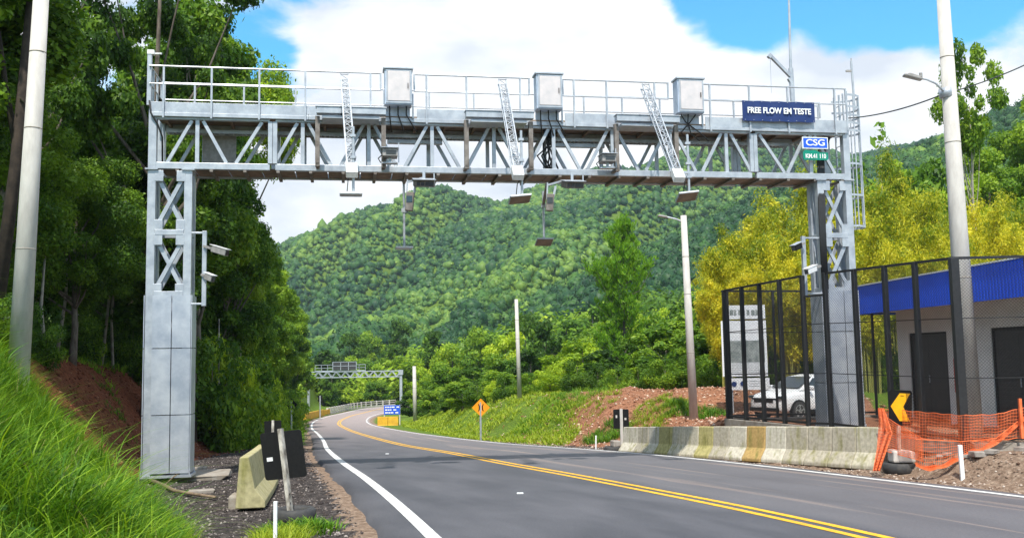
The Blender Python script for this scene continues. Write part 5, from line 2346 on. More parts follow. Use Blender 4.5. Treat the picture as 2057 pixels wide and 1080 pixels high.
ST = [(2.16, .50, .42, .74), (2.10, .70, .30, .86), (1.95, .83, .24, .94), (1.6, .885, .22, 1.01), (1.1, .90, .22, 1.07), (.75, .905, .22, 1.11), (0, .91, .22, 1.12),
      (-1, .91, .22, 1.14), (-1.7, .90, .24, 1.17), (-2.0, .85, .30, 1.15), (-2.14, .72, .42, 1.05)]
m = MB()
rings = []
for (x, w_, zb_, zt_) in ST:
    half = [(0, zb_), (w_ * .88, zb_), (w_ * .985, zb_ + .16), (w_, (zb_ + zt_) / 2 + .05), (w_ * .97, zt_ - .14), (w_ * .84, zt_ - .02), (w_ * .4, zt_ + .03)]
    ring = half + [(0, zt_ + .035)] + [(-a_, b_) for a_, b_ in reversed(half[1:])]
    rings.append([(x, a_, b_) for a_, b_ in ring])
k = len(rings[0])
m.add([p_ for r_ in rings for p_ in r_], [tuple(range(k)), tuple(reversed(range((len(ST) - 1) * k, len(ST) * k)))] +
      [(i * k + j, (i + 1) * k + j, (i + 1) * k + (j + 1) % k, i * k + (j + 1) % k) for i in range(len(ST) - 1) for j in range(k)])
body = cbuild(m, 'body', M['carpaint'], car, smooth=True, sub=2)
m = MB()
CB = [(1.02, .70, 1.08), (.22, .60, 1.52), (-.4, .60, 1.58), (-1.35, .58, 1.56), (-1.95, .66, 1.14)]
# cabin shell: lower edge wide, upper edge narrow
lower = [(1.10, .80), (.3, .84), (-.5, .85), (-1.4, .84), (-2.02, .78)]
V_ = []
for (lx, lw), (x, w_, z_) in zip(lower, [(1.0, .72, 1.10), (.20, .62, 1.53), (-.45, .62, 1.60), (-1.4, .60, 1.57), (-1.98, .70, 1.16)]):
    V_ += [(lx, lw, 1.06), (x, w_, z_), (x, -w_, z_), (lx, -lw, 1.06)]
m.add(V_, [(0, 1, 2, 3)] + [(i * 4 + j, (i + 1) * 4 + j, (i + 1) * 4 + (j + 1) % 4, i * 4 + (j + 1) % 4) for i in range(4) for j in range(4)] + [(19, 18, 17, 16)])
cab = cbuild(m, 'cabin', M['carpaint'], car, bevel=.03)


def quad_out(pts, th=.012):
    P_ = [Vector(p_) for p_ in pts]
    n_ = (P_[1] - P_[0]).cross(P_[3] - P_[0]).normalized()
    mm = MB()
    mm.box8([p_ + n_ * .002 for p_ in P_] + [p_ + n_ * th for p_ in P_])
    return mm


m = quad_out([(1.02, -.66, 1.145), (1.02, .66, 1.145), (.26, .575, 1.515), (.26, -.575, 1.515)], .02)
cbuild(m, 'windscreen', M['glass'], car)
for sg_ in (1, -1):
    for pts in ([(.86, .815, 1.12), (-.02, .845, 1.12), (-.02, .655, 1.50), (.28, .655, 1.48)], [(-.10, .845, 1.12), (-.95, .845, 1.14), (-.95, .645, 1.52), (-.10, .655, 1.51)],
                [(-1.03, .84, 1.15), (-1.72, .80, 1.18), (-1.5, .66, 1.44), (-1.03, .645, 1.51)]):
        P_ = [(a_, b_ * sg_, c_) for a_, b_, c_ in pts]
        if sg_ > 0: P_ = P_[::-1]
        n_ = Vector((0, sg_, .35)).normalized()
        mm = MB()
        mm.box8([Vector(p_) + n_ * -.01 for p_ in P_] + [Vector(p_) + n_ * .016 for p_ in P_])
        cbuild(mm, 'side_window', M['glass'], car)
m = MB()
m.box((2.145, 0, .72), (.04, .92, .15))
m.box((2.13, 0, .78), (.03, 1.20, .05))
cbuild(m, 'grille', M['black'], car, bevel=.01)
m = MB()
m.box((2.12, 0, .40), (.10, 1.36, .13))
cbuild(m, 'lower_bumper', M['black'], car, bevel=.02)
m = MB()
m.box((2.17, 0, .55), (.02, .42, .12))
cbuild(m, 'number_plate', M['posterm'], car)
for sg_ in (1, -1):
    m = MB()
    m.box((2.0, .70 * sg_, .835), (.26, .22, .10), Matrix.Rotation(-.55 * sg_, 3, 'Z'))
    cbuild(m, 'headlight', M['glass'], car, bevel=.02)
    m = MB()
    m.box((.72, .98 * sg_, 1.16), (.12, .18, .12))
    cbuild(m, 'mirror', M['carpaint'], car, bevel=.03)
    m = MB()
    m.box((0, .905 * sg_, .30), (1.9, .05, .13))
    cbuild(m, 'side_sill', M['black'], car, bevel=.02)
for (x, sg_) in ((1.30, 1), (1.30, -1), (-1.30, 1), (-1.30, -1)):
    def cyl(mm, r_, y0, y1, n_=24):
        V0 = [(x + r_ * cos(2 * pi * k / n_), y0 * sg_, .335 + r_ * sin(2 * pi * k / n_)) for k in range(n_)]
        V1 = [(x + r_ * cos(2 * pi * k / n_), y1 * sg_, .335 + r_ * sin(2 * pi * k / n_)) for k in range(n_)]
        mm.add(V0 + V1, [tuple(range(n_)), tuple(range(2 * n_ - 1, n_ - 1, -1))] + [(k, (k + 1) % n_, n_ + (k + 1) % n_, n_ + k) for k in range(n_)])
    m = MB()
    cyl(m, .405, .80, .918)
    cbuild(m, 'wheel_arch', M['black'], car)
    m = MB()
    cyl(m, .335, .70, .935)
    w_ = cbuild(m, 'wheel', M['tyre'], car)
    m = MB()
    cyl(m, .07, .93, .952, 12)
    for k in range(5):
        a_ = 2 * pi * k / 5 + .3
        p0_, p1_ = (x + .05 * cos(a_), .943 * sg_, .335 + .05 * sin(a_)), (x + .21 * cos(a_), .941 * sg_, .335 + .21 * sin(a_))
        m.beam(p0_, p1_, .05, .012, up=(0, 1, 0))
    for k in range(24):
        a0_, a1_ = 2 * pi * k / 24, 2 * pi * (k + 1) / 24
        m.beam((x + .22 * cos(a0_), .941 * sg_, .335 + .22 * sin(a0_)), (x + .22 * cos(a1_), .941 * sg_, .335 + .22 * sin(a1_)), .03, .012, up=(0, 1, 0))
    cbuild(m, 'rim', M['rim'], w_)


# ================================================================== orange safety mesh
def lattice(S, na, nb, wa=.012, wb=.016):
    """S(a,b) -> Vector. strips both ways, each a thin band"""
    mb = MB()
    for j in range(nb + 1):
        b_ = j / nb
        ww = wb * (2.2 if j in (0, nb) else 1)
        P_ = [S(i / na, b_) for i in range(na + 1)]
        for i in range(na):
            mb.beam(P_[i], P_[i + 1], .004, ww, up=(0, 0, 1))
    for i in range(na + 1):
        a_ = i / na
        P_ = [S(a_, j / nb) for j in range(nb + 1)]
        for j in range(nb):
            mb.beam(P_[j], P_[j + 1], wa, .004, up=(0, 1, 0))
    return mb


rnd = random.Random(2)
om = empty('safety_mesh', (FP0.x, FP0.y - .3, .3), 'sagging orange plastic safety mesh strung below the black fence corner', 'safety mesh')


def S1(a_, b_):
    u = 1772 + a_ * 330
    vt = np.interp(u, [1772, 1790, 1850, 1930, 2000, 2057, 2110], [822, 822, 827, 834, 832, 818, 806])
    vb = np.interp(u, [1772, 1850, 1930, 2000, 2057, 2110], [878, 880, 886, 884, 878, 874])
    v = vt + (vb - vt) * b_
    y = (on_line(FP0, FP1, u).y if u < 1935 else 18.5) + .03 * sin(u * .11 + b_ * 3) - .14
    return U(u, v + .8 * sin(u * .2 + 5 * b_), y)


m = lattice(S1, 110, 9, .0048, .006)
m.build('upper_panel', M['mesh_orange'], om)


def S2(a_, b_):
    u = 1840 + a_ * 225
    vt = np.interp(u, [1820, 1850, 1930, 2000, 2065], [880, 882, 886, 880, 830])
    vb = np.interp(u, [1820, 1870, 1900, 1950, 2000, 2040, 2065], [930, 944, 936, 912, 893, 858, 836])
    v = vt + (vb - vt) * b_ + 1.5 * sin(u * .16) * b_
    g1 = GP(u, max(v, 860))
    y = min(18.35, g1.y - .05) - .02 * sin(u * .3) if b_ > .1 else 18.33
    return U(u, v, y)


m = lattice(S2, 60, 8, .005, .0065)
m.build('lower_flap', M['mesh_orange'], om)
# heavier folded hem of the flap
m = MB()
for o_ in range(4):
    P_ = []
    for i in range(40):
        q = S2(i / 39, 1.0)
        P_.append(q + Vector((0, .01 * o_, .015 * o_ + .012 * sin(i * .9 + o_))))
    for p_, q_ in zip(P_[:-1], P_[1:]):
        m.beam(p_, q_, .006, .028)
m.build('hem', M['mesh_orange'], om)


def S3(a_, b_):     # bunched curtain hanging over the end of the barrier row
    v = 820 + 124 * b_
    u0 = np.interp(v, [820, 850, 900, 944], [1764, 1766, 1762, 1754])
    u1 = np.interp(v, [820, 850, 870, 900, 944], [1776, 1786, 1792, 1782, 1768])
    u = u0 + (u1 - u0) * a_
    return U(u, v, 19.35 + .09 * sin(a_ * 14 + b_ * 5) - .1 * b_)


m = lattice(S3, 16, 20, .008, .010)
m.build('hanging_fold', M['mesh_orange'], om)


def S4(a_, b_):   # loose sheet between the fold and the upper panel, behind the chevron post
    u = 1778 + a_ * 75
    v = np.interp(u, [1778, 1800, 1853], [835, 850, 880]) * (1 - b_) + np.interp(u, [1778, 1853], [905, 925]) * b_
    return U(u, v, 20.0 - a_ * .6 + .05 * sin(a_ * 20 + b_ * 3))


m = lattice(S4, 26, 14, .005, .007)
m.build('loose_sheet', M['mesh_orange'], om)
m = MB()
q0, q1 = U(2046, 800, 18.25), U(2056, 880, 18.25)
m.box(q0.lerp(q1, .5), (.05, .05, (q0.z - q1.z)))
m.build('tie_post', M['mesh_orange'], om)
# ================================================================== VEGETATION
def leaf_quads(P, N, L, Wd, rs_, droop=0.0):
    """rhombic leaves at P facing N; L, Wd arrays of half length / half width"""
    n = len(P)
    N = N / (np.linalg.norm(N, axis=1)[:, None] + 1e-9)
    r = rs_.normal(size=(n, 3))
    r[:, 2] -= droop
    a = r - (r * N).sum(1)[:, None] * N
    a /= (np.linalg.norm(a, axis=1)[:, None] + 1e-9)
    b = np.cross(N, a)
    V_ = np.stack([P + a * L[:, None], P + b * Wd[:, None] + a * L[:, None] * .1, P - a * L[:, None], P - b * Wd[:, None] + a * L[:, None] * .1], 1).reshape(-1, 3)
    Fq = (np.arange(n)[:, None] * 4 + np.arange(4)[None, :])
    return V_, Fq


def crown_mesh(name, seed, mt, clumps, nleaf, lsize, aspect=.5, shell=.55, droop=.3, flat=0.0, tintj=.18, uptint=.0):
    """clumps: list of (x,y,z,r,squash)"""
    rs_ = np.random.RandomState(seed)
    C_ = np.array(clumps)
    w = C_[:, 3] ** 2
    w = w / w.sum()
    idx = rs_.choice(len(C_), nleaf, p=w)
    d = rs_.normal(size=(nleaf, 3))
    d /= np.linalg.norm(d, axis=1)[:, None]
    rad = (shell + (1 - shell) * rs_.rand(nleaf)) ** .8 * (1 + .25 * rs_.normal(size=nleaf) * .5)
    P_ = C_[idx, :3] + d * (C_[idx, 3] * rad)[:, None] * np.stack([np.ones(nleaf), np.ones(nleaf), C_[idx, 4]], 1)
    N_ = d * .8 + rs_.normal(size=(nleaf, 3)) * .55
    N_[:, 2] += .35
    L_ = lsize * (.45 + 1.25 * rs_.rand(nleaf) ** 1.8)
    V_, F_ = leaf_quads(P_, N_, L_, L_ * aspect, rs_, droop)
    ct = rs_.rand(len(C_))
    tint = np.clip(.5 + (ct[idx] - .5) * .55 + rs_.normal(size=nleaf) * tintj, 0, 1)
    return fast_mesh(name, V_, F_, mt, attrs=[('tint', 'FLOAT', 'FACE', tint)])


def trunk_mesh(name, seed, mt, H, r0, targets, top=.8, lean=.0):
    r = random.Random(seed)
    mb = MB()
    pts = []
    n = 7
    wob = [(0, 0)]
    for i in range(1, n):
        wob.append((wob[-1][0] + r.uniform(-.06, .06) * H * .15 + lean * H / n, wob[-1][1] + r.uniform(-.06, .06) * H * .15))
    for i in range(n):
        pts.append((wob[i][0], wob[i][1], H * top * i / (n - 1) - (.25 if i == 0 else 0)))
    rad = [r0 * (1.25 if i == 0 else 1) * (1 - .75 * i / (n - 1)) for i in range(n)]
    mb.tube(pts, rad, 8)
    for t_ in targets:
        tz = max(.15, min(.92, (t_[2] / (H * top)) * .62))
        i = int(tz * (n - 1))
        f = tz * (n - 1) - i
        a_ = Vector(pts[i]).lerp(Vector(pts[min(i + 1, n - 1)]), f)
        b_ = Vector(t_[:3])
        mid = a_.lerp(b_, .5) + Vector((r.uniform(-.1, .1), r.uniform(-.1, .1), -.04)) * H * .3
        ra = rad[min(i, n - 1)] * .5
        mb.tube([a_, mid, b_], [ra, ra * .6, ra * .18], 5, cap=False)
    me_ = bpy.data.meshes.new(name)
    me_.from_pydata(mb.v, [], mb.f)
    me_.materials.append(mt)
    me_.polygons.foreach_set('use_smooth', np.ones(len(me_.polygons), bool))
    me_.update()
    return me_


def make_clumps(seed, H, R_, zlo, n, rc, squash=.75, cone=0.0):
    r = random.Random(seed)
    C_ = []
    tries = 0
    while len(C_) < n and tries < 5000:
        tries += 1
        x, y, z = r.uniform(-1, 1), r.uniform(-1, 1), r.uniform(-1, 1)
        q = x * x + y * y + z * z
        if q > 1 or q < .12: continue
        if q < .5 and r.random() < .5: continue
        zc = (zlo + 1) / 2 * H
        hz = (1 - zlo) / 2 * H
        k = 1 - cone * (z * .5 + .5)
        rr_ = rc * r.uniform(.6, 1.25) * R_
        C_.append((x * R_ * .85 * k, y * R_ * .85 * k, zc + z * hz * .92 - rr_ * .2, rr_, squash))
    return C_


class Kind:
    """prototype meshes of a tree: crown and trunk for a tree of height H and radius R"""
    def __init__(s, name, crown, trunk, H, R_, cname='crown', tname='trunk'):
        s.name, s.crown, s.trunk, s.H, s.R, s.cn, s.tn = name, crown, trunk, H, R_, cname, tname


KINDS = {}


def broad(key, name, seed, mt, H, R_, zlo, nc, rc, nl, ls, bark='bark', cone=0, aspect=.5, shell=.55, r0=None, squash=.75, limbs=14):
    C_ = make_clumps(seed, H, R_, zlo, nc, rc, squash, cone)
    KINDS[key] = Kind(name, crown_mesh(name + '_crown', seed, M[mt], C_, nl, ls, aspect, shell),
                      trunk_mesh(name + '_trunk', seed, M[bark], H, r0 or H * .017, C_[:limbs]), H, R_)


broad('bigA', 'forest_tree', 1, 'leaf_dark', 14, 5.0, .18, 70, .22, 100000, .080, 'bark', aspect=.6)
broad('bigB', 'forest_tree', 2, 'leaf_dark', 14, 4.6, .12, 64, .23, 95000, .080, 'bark', aspect=.6)
broad('bigC', 'forest_tree', 3, 'leaf_mid', 14, 4.8, .22, 56, .22, 80000, .080, 'bark', aspect=.6)
broad('open', 'forest_tree', 4, 'leaf_dark', 16, 5.5, .30, 52, .155, 60000, .085, 'bark', squash=.6, aspect=.6)
broad('bright', 'forest_tree', 51, 'leaf_lime', 14, 3.8, .60, 44, .25, 52000, .08, 'bark', aspect=.6)  # lime leaves paint sunlight into the colour of this crown
broad('bigA_n', 'forest_tree', 41, 'leaf_dark', 14, 2.6, .30, 64, .30, 64000, .080, 'bark', aspect=.6)
broad('bigB_n', 'forest_tree', 42, 'leaf_dark', 14, 2.5, .26, 60, .32, 60000, .080, 'bark', aspect=.6)
broad('bigC_n', 'forest_tree', 43, 'leaf_mid', 14, 2.6, .30, 56, .31, 56000, .080, 'bark', aspect=.6)
broad('midA_n', 'broadleaf_tree', 45, 'leaf_mid', 9, 1.9, .02, 40, .34, 9000, .16, 'bark')
broad('midB_n', 'broadleaf_tree', 46, 'leaf_lime', 9, 1.9, .02, 38, .34, 9000, .16, 'bark')
broad('midC_n', 'broadleaf_tree', 47, 'leaf_dark', 9, 1.9, .02, 40, .34, 9000, .16, 'bark')
broad('midD_n', 'broadleaf_tree', 48, 'leaf_mid', 9, 1.8, .05, 34, .32, 8000, .16, 'bark_pale')
broad('midA', 'broadleaf_tree', 5, 'leaf_mid', 9, 3.6, .05, 40, .30, 12000, .20, 'bark')
broad('midB', 'broadleaf_tree', 6, 'leaf_lime', 9, 3.4, .08, 38, .30, 12000, .20, 'bark')
broad('midC', 'broadleaf_tree', 7, 'leaf_dark', 9, 3.4, .03, 42, .30, 12000, .20, 'bark')
broad('midD', 'broadleaf_tree', 8, 'leaf_mid', 10, 3.0, .12, 30, .30, 9000, .20, 'bark_pale')
broad('bushA', 'bush', 9, 'leaf_mid', 3, 2.0, -.05, 26, .33, 8000, .085, 'bark', r0=.05)
broad('bushB', 'bush', 10, 'leaf_lime', 3, 1.9, -.05, 26, .33, 8000, .085, 'bark', r0=.05)
broad('bushC', 'bush', 12, 'leaf_dark', 3, 2.0, -.05, 28, .33, 8000, .085, 'bark', r0=.05)
broad('euc', 'tall_slender_tree', 13, 'leaf_mid', 16, 2.7, .66, 34, .24, 13000, .12, 'bark_pale', r0=.16, squash=.85, limbs=7)
broad('sparse', 'sparse_tree', 14, 'leaf_mid', 8, 1.6, .2, 18, .22, 500, .14, 'bark_pale', r0=.06)


# bamboo: many arching culms with hanging sprays of narrow leaves
def bamboo(key, seed, H, R_, nl):
    r = random.Random(seed)
    mb = MB()
    C_ = []
    for k in range(34):
        a_ = r.uniform(0, 2 * pi)
        b0 = r.uniform(0, .16) * R_
        out_ = R_ * r.uniform(.25, .95)
        h_ = H * r.uniform(.66, 1.0) * (1 - .22 * (out_ / R_) ** 2)
        pts = []
        for i in range(7):
            f = i / 6
            rr_ = b0 + (out_ - b0) * f ** 2.2
            z_ = h_ * (1 - (1 - f) ** 1.35) - .10 * h_ * max(0, f - .8) * 5 * (out_ / R_)
            pts.append((cos(a_) * rr_, sin(a_) * rr_, z_ - (.2 if i == 0 else 0)))
        mb.tube(pts, [.05 * (1 - .8 * i / 6) for i in range(7)], 5, cap=False)
        for i in range(9):
            f = .28 + .72 * (i + r.random()) / 9
            j = min(int(f * 6), 5)
            q = Vector(pts[j]).lerp(Vector(pts[j + 1]), f * 6 - j)
            C_.append((q.x + r.uniform(-.3, .3), q.y + r.uniform(-.3, .3), q.z + r.uniform(-.2, .2), H * .065 * r.uniform(.6, 1.5), .9))
    tm = bpy.data.meshes.new('bamboo_culms')
    tm.from_pydata(mb.v, [], mb.f)
    tm.materials.append(M['culm'])
    KINDS[key] = Kind('bamboo_clump', crown_mesh('bamboo_foliage', seed, M['leaf_bamboo'], C_, nl, .10, .28, .10, .6, tintj=.22), tm, H, R_, 'foliage', 'culms')


bamboo('bamA', 21, 10, 4.4, 90000)
bamboo('bamB', 22, 10, 4.2, 84000)


def pine(key, seed, H):
    r = random.Random(seed)
    rs_ = np.random.RandomState(seed)
    mb = MB()
    mb.tube([(0, 0, -.2), (.05, 0, H * .5), (0, .05, H * .97)], [.17, .11, .03], 8)
    P_, N_, L_ = [], [], []
    z = .20 * H
    while z < H * .97:
        f = z / H
        reach = H * (.30 if f < .62 else .30 * (1 - (f - .62) / .42)) * (.55 + .5 * f if f < .5 else 1) * r.uniform(.75, 1.1)
        for k in range(r.randint(3, 5)):
            a_ = r.uniform(0, 2 * pi)
            ln = reach * r.uniform(.55, 1.1)
            rise = ln * r.uniform(.35, .75)
            pts = [Vector((0, 0, z)), Vector((cos(a_) * ln * .5, sin(a_) * ln * .5, z + rise * .22)), Vector((cos(a_) * ln, sin(a_) * ln, z + rise))]
            mb.tube(pts, [.045, .03, .012], 4, cap=False)
            for i in range(int(7 + ln * 5)):
                g = r.uniform(.3, 1.0)
                q = pts[0].lerp(pts[1], g * 2) if g < .5 else pts[1].lerp(pts[2], g * 2 - 1)
                q = q + Vector((r.uniform(-.35, .35), r.uniform(-.35, .35), r.uniform(-.1, .3)))
                n_ = 11
                d = rs_.normal(size=(n_, 3))
                d[:, 2] = np.abs(d[:, 2]) + .5
                d /= np.linalg.norm(d, axis=1)[:, None]
                P_.append(np.array(q)[None] + d * .17)
                L_.append(d)
        z += H * .028
    P_ = np.vstack(P_)
    A_ = np.vstack(L_)
    n = len(P_)
    sd = np.cross(A_, rs_.normal(size=(n, 3)))
    sd /= np.linalg.norm(sd, axis=1)[:, None]
    ln = .20
    wd_ = .028
    V_ = np.stack([P_ - A_ * ln - sd * wd_ * .5, P_ - A_ * ln + sd * wd_ * .5, P_ + A_ * ln + sd * wd_, P_ + A_ * ln - sd * wd_], 1).reshape(-1, 3)
    tint = np.clip(rs_.normal(size=n) * .25 + .5, 0, 1)
    cm_ = fast_mesh('pine_crown', V_, np.arange(n)[:, None] * 4 + np.arange(4)[None], M['leaf_pine'], attrs=[('tint', 'FLOAT', 'FACE', tint)])
    tm = bpy.data.meshes.new('pine_trunk')
    tm.from_pydata(mb.v, [], mb.f)
    tm.materials.append(M['bark'])
    KINDS[key] = Kind('pine_tree', cm_, tm, H, H * .3)


pine('pine', 31, 12)
RT = random.Random(77)


def plant(key, u, vtop, y, wpx, label, group=None, cat=None, hmin=1.0, base=None):
    k = KINDS[key]
    d = ray(u, 540)
    x = d[0] / d[1] * y
    zb = Tz(x, y) if base is None else base
    zt = U(u, vtop, y).z
    H_ = max(hmin, zt - zb)
    R_ = wpx / 2 * y / F
    if (R_ / H_) < .72 * (k.R / k.H) and key + '_n' in KINDS:
        k = KINDS[key + '_n']
    if k.name != 'tall_slender_tree' and k.name != 'pine_tree':
        R_ = max(R_, .62 * H_ * k.R / k.H)
    r_ = bpy.data.objects.new(k.name, None)
    r_.empty_display_size = .5
    COL.objects.link(r_)
    r_.location = (x, y, zb)
    r_.rotation_euler = (0, 0, RT.uniform(0, 6.28))
    r_.scale = (R_ / k.R, R_ / k.R, H_ / k.H)
    tag(r_, label, cat or ('bush' if k.name == 'bush' else 'bamboo' if 'bamboo' in k.name else 'tree'), group)
    link_mesh(k.cn, k.crown, r_)
    link_mesh(k.tn, k.trunk, r_)
    return r_


# ---- left-hand forest
GLF = 'forest trees on the left bank'
LF = 'tall dark green forest tree in the dense wood on the left bank'
for (key, u, vt, y, w) in (
        ('bigA', -170, -420, 20, 560), ('open', 0, -330, 26, 300), ('open', 300, -260, 30, 330), ('bigC', 385, -120, 37, 270), ('bigC', 405, 30, 41, 250), ('bigB', 345, 90, 34, 240),
        ('bigB', -20, 120, 23, 380), ('bigA', 150, 270, 27, 300), ('bigB', 300, 200, 31, 260),
        ('bigA', 60, 330, 30, 360), ('bigB', 230, 380, 36, 260), ('bigA', -80, 200, 34, 400), ('bigB', 120, 150, 38, 330), ('bigC', 350, 300, 40, 230),
        ('bigA', 200, 250, 46, 330), ('bigB', 20, 150, 50, 400), ('bigA', 360, 380, 50, 260), ('bigA', -150, 100, 48, 500),
        ('bigC', 400, 440, 45, 150), ('bigC', 300, 60, 44, 240), ('bigB', 250, 330, 62, 330), ('bigA', 80, 250, 70, 380), ('bigB', 400, 430, 66, 200)):
    plant(key, u, vt, y, w, LF, GLF)
plant('bright', 484, 108, 46, 225, 'bright-topped tree whose sunlit-coloured crown pokes out past the left end of the gantry railing')
plant('bigC', 462, 345, 45, 180, 'dark tree right below the left end of the gantry beam, its crown against the sky')
plant('bigC', 500, 432, 52, 140, 'dark tree at the right edge of the left forest whose crown meets the far ridge')
GEF = 'forest edge trees along the left of the road'
LE = 'green tree of the forest edge stepping down towards the far bend on the left'
for (key, u, vt, y, w) in (
        ('bigC', 460, 470, 47, 130), ('bigC', 530, 500, 64, 130), ('bigC', 480, 520, 58, 130), ('bigC', 550, 545, 76, 120), ('bigC', 572, 580, 90, 100), ('bigC', 515, 560, 70, 120),
        ('bigB', 578, 610, 102, 80), ('bigC', 594, 640, 120, 70), ('bigB', 565, 640, 98, 80), ('bigC', 545, 600, 86, 100), ('midA', 604, 668, 137, 60), ('midA', 578, 680, 114, 70),
        ('midC', 650, 700, 190, 60), ('midC', 672, 712, 195, 60), ('midC', 690, 735, 195, 60), ('midA', 590, 715, 130, 50), ('bigC', 430, 540, 56, 120),
        ('midA', 560, 700, 90, 60), ('midA', 530, 680, 74, 80), ('midC', 720, 750, 215, 60), ('midC', 668, 735, 185, 45)):
    plant(key, u, vt, y, w, LE, GEF)
GLB = 'bushes on the left bank'
LB = 'leafy green bush on the left bank under the forest edge'
for (key, u, vt, y, w) in (
        ('bushA', 430, 660, 38.5, 80), ('bushA', 480, 700, 43, 90), ('bushB', 515, 740, 50, 70), ('bushA', 540, 755, 57, 60), ('bushB', 540, 775, 67, 50), ('bushB', 450, 745, 41, 70), ('bushA', 425, 760, 38.5, 60), ('bushB', 490, 760, 46, 60), ('bushA', 585, 775, 80, 60),
        ('bushB', 440, 680, 41, 80), ('bushA', 575, 785, 92, 40), ('bushA', 520, 760, 52, 80), ('bushB', 592, 800, 103, 40), ('bushA', 480, 680, 47, 90),
        ('bushC', 90, 610, 22.5, 80), ('bushC', 10, 590, 19, 80), ('bushA', 185, 655, 31, 70), ('bushC', 230, 655, 34, 80),
        ('bushC', -40, 560, 18, 160), ('bushC', 270, 640, 33, 90), ('bushC', 330, 600, 37, 90), ('bushC', 150, 590, 30, 140),
        ('bushC', 220, 600, 36, 140), ('bushC', 30, 540, 26, 160), ('bushC', 100, 560, 32, 160)):
    plant(key, u, vt, y, w, LB, GLB)

# bare pale trunks standing in front of the dark wood
for (u, v0, v1, y) in ((95, 500, 660, 24), (115, 470, 660, 27), (205, 430, 690, 31), (228, 520, 700, 32), (150, 520, 680, 29), (-14, -30, 600, 19.4), (455, 640, 720, 40)):
    a_, b_ = U(u, v1, y), U(u + (78 if u == -14 else RT.uniform(-16, 26)), v0, y)
    a_.z = Tz(a_.x, a_.y) - .1
    m = MB()
    mid = a_.lerp(b_, .5) + Vector((RT.uniform(-.15, .15), 0, 0))
    big = (u == -14)
    m.tube([a_, mid, b_], [.15, .12, .08] if big else [.05, .04, .02], 7)
    if big:
        m.tube([mid + Vector((0, 0, .4)), mid + Vector((-.3, .1, 1.6)), mid + Vector((-.5, .1, 2.9))], [.08, .06, .04], 6)
    o = m.build('bare_trunk', M['bark_dark'] if big else M['bark_pale'], None, smooth=True)
    tag(o, 'thick dark leaning trunk left of the left concrete pole' if big else 'thin pale bare trunk in front of the dark left-hand wood', 'tree trunk', None if big else 'thin pale trunks in the left wood')

# ---- middle distance, behind the spoil bank
GM = 'trees in the valley behind the road bank'
LM = {'midA': 'mid green rounded tree in the belt of trees behind the road bank', 'midB': 'bright lime green tree in the belt of trees behind the road bank',
      'midC': 'dark green rounded tree in the belt of trees behind the road bank', 'midD': 'loose mid green tree with pale trunk in the belt behind the road bank'}
for (key, u, vt, y, w) in (
        ('midD', 1335, 632, 62, 150), ('midA', 1390, 655, 58, 120), ('midC', 1205, 700, 62, 110), ('midB', 1125, 700, 68, 120), ('midB', 1165, 665, 82, 120), ('midC', 1065, 700, 86, 100),
        ('midA', 1000, 705, 92, 110), ('midC', 945, 735, 84, 90), ('midA', 890, 720, 104, 90), ('midB', 855, 745, 125, 80), ('midB', 1015, 650, 118, 100), ('midC', 1090, 640, 112, 110),
        ('midA', 1205, 655, 98, 120), ('midC', 1275, 670, 78, 100), ('midA', 1350, 610, 88, 130), ('midD', 1440, 640, 56, 110), ('midA', 1475, 610, 62, 130), ('midD', 925, 760, 78, 80),
        ('midA', 872, 775, 98, 60), ('midB', 830, 710, 160, 80), ('midB', 780, 705, 200, 80), ('midA', 740, 715, 215, 80), ('midB', 700, 705, 225, 70), ('midC', 815, 750, 170, 60),
        ('midB', 1300, 600, 120, 120), ('midA', 1130, 620, 140, 110), ('midC', 1050, 625, 150, 110), ('midA', 960, 650, 160, 100), ('midB', 905, 675, 165, 90), ('midC', 870, 660, 190, 90),
        ('midA', 1420, 560, 120, 120), ('midC', 1380, 590, 104, 110), ('midB', 1500, 560, 95, 130), ('midA', 1000, 740, 74, 80), ('midB', 1290, 690, 66, 80), ('midA', 760, 760, 185, 60),
        ('midC', 900, 790, 90, 50), ('midA', 845, 800, 112, 50), ('midC', 820, 790, 130, 50), ('midB', 1230, 620, 145, 110), ('midA', 1180, 590, 170, 100), ('midC', 700, 665, 250, 70),
        ('midC', 800, 640, 240, 70), ('midA', 740, 660, 260, 70), ('midA', 1560, 560, 80, 140), ('midC', 1620, 620, 70, 130), ('midA', 1540, 660, 56, 120), ('midC', 1600, 690, 50, 120), ('midC', 1475, 700, 50, 90)):
    plant(key, u, vt, y, w, LM[key], GM)
GMB = 'bushes behind the road bank'
LBM = {'bushA': 'mid green bush at the back edge of the spoil bank', 'bushB': 'bright lime green bush at the back edge of the spoil bank', 'bushC': 'dark green bush at the back edge of the spoil bank'}
for (key, u, vt, y, w) in (
        ('bushC', 1155, 722, 56, 80), ('bushA', 1235, 735, 52, 70), ('bushC', 955, 760, 76, 70), ('bushA', 1425, 715, 49, 80), ('bushA', 1330, 715, 51, 90), ('bushB', 1100, 735, 60, 70),
        ('bushA', 1060, 745, 64, 60), ('bushC', 1010, 755, 68, 60), ('bushC', 1275, 730, 53, 70), ('bushC', 1380, 715, 51, 80), ('bushA', 920, 775, 82, 50), ('bushC', 880, 790, 95, 45),
        ('bushC', 1195, 735, 54, 60), ('bushC', 1465, 725, 47, 70), ('bushA', 1510, 740, 47, 80), ('bushC', 1570, 730, 48, 90), ('bushC', 1640, 700, 45, 100), ('bushC', 1700, 690, 44, 100), ('bushA', 1760, 690, 44, 100),
        ('bushC', 1820, 660, 44, 110), ('bushB', 985, 765, 70, 40), ('bushC', 845, 805, 110, 36)):
    plant(key, u, vt, y, w, LBM[key], GMB)
plant('pine', 1250, 443, 84, 150, 'tall irregular pine tree standing above the trees left of the lamp pole')
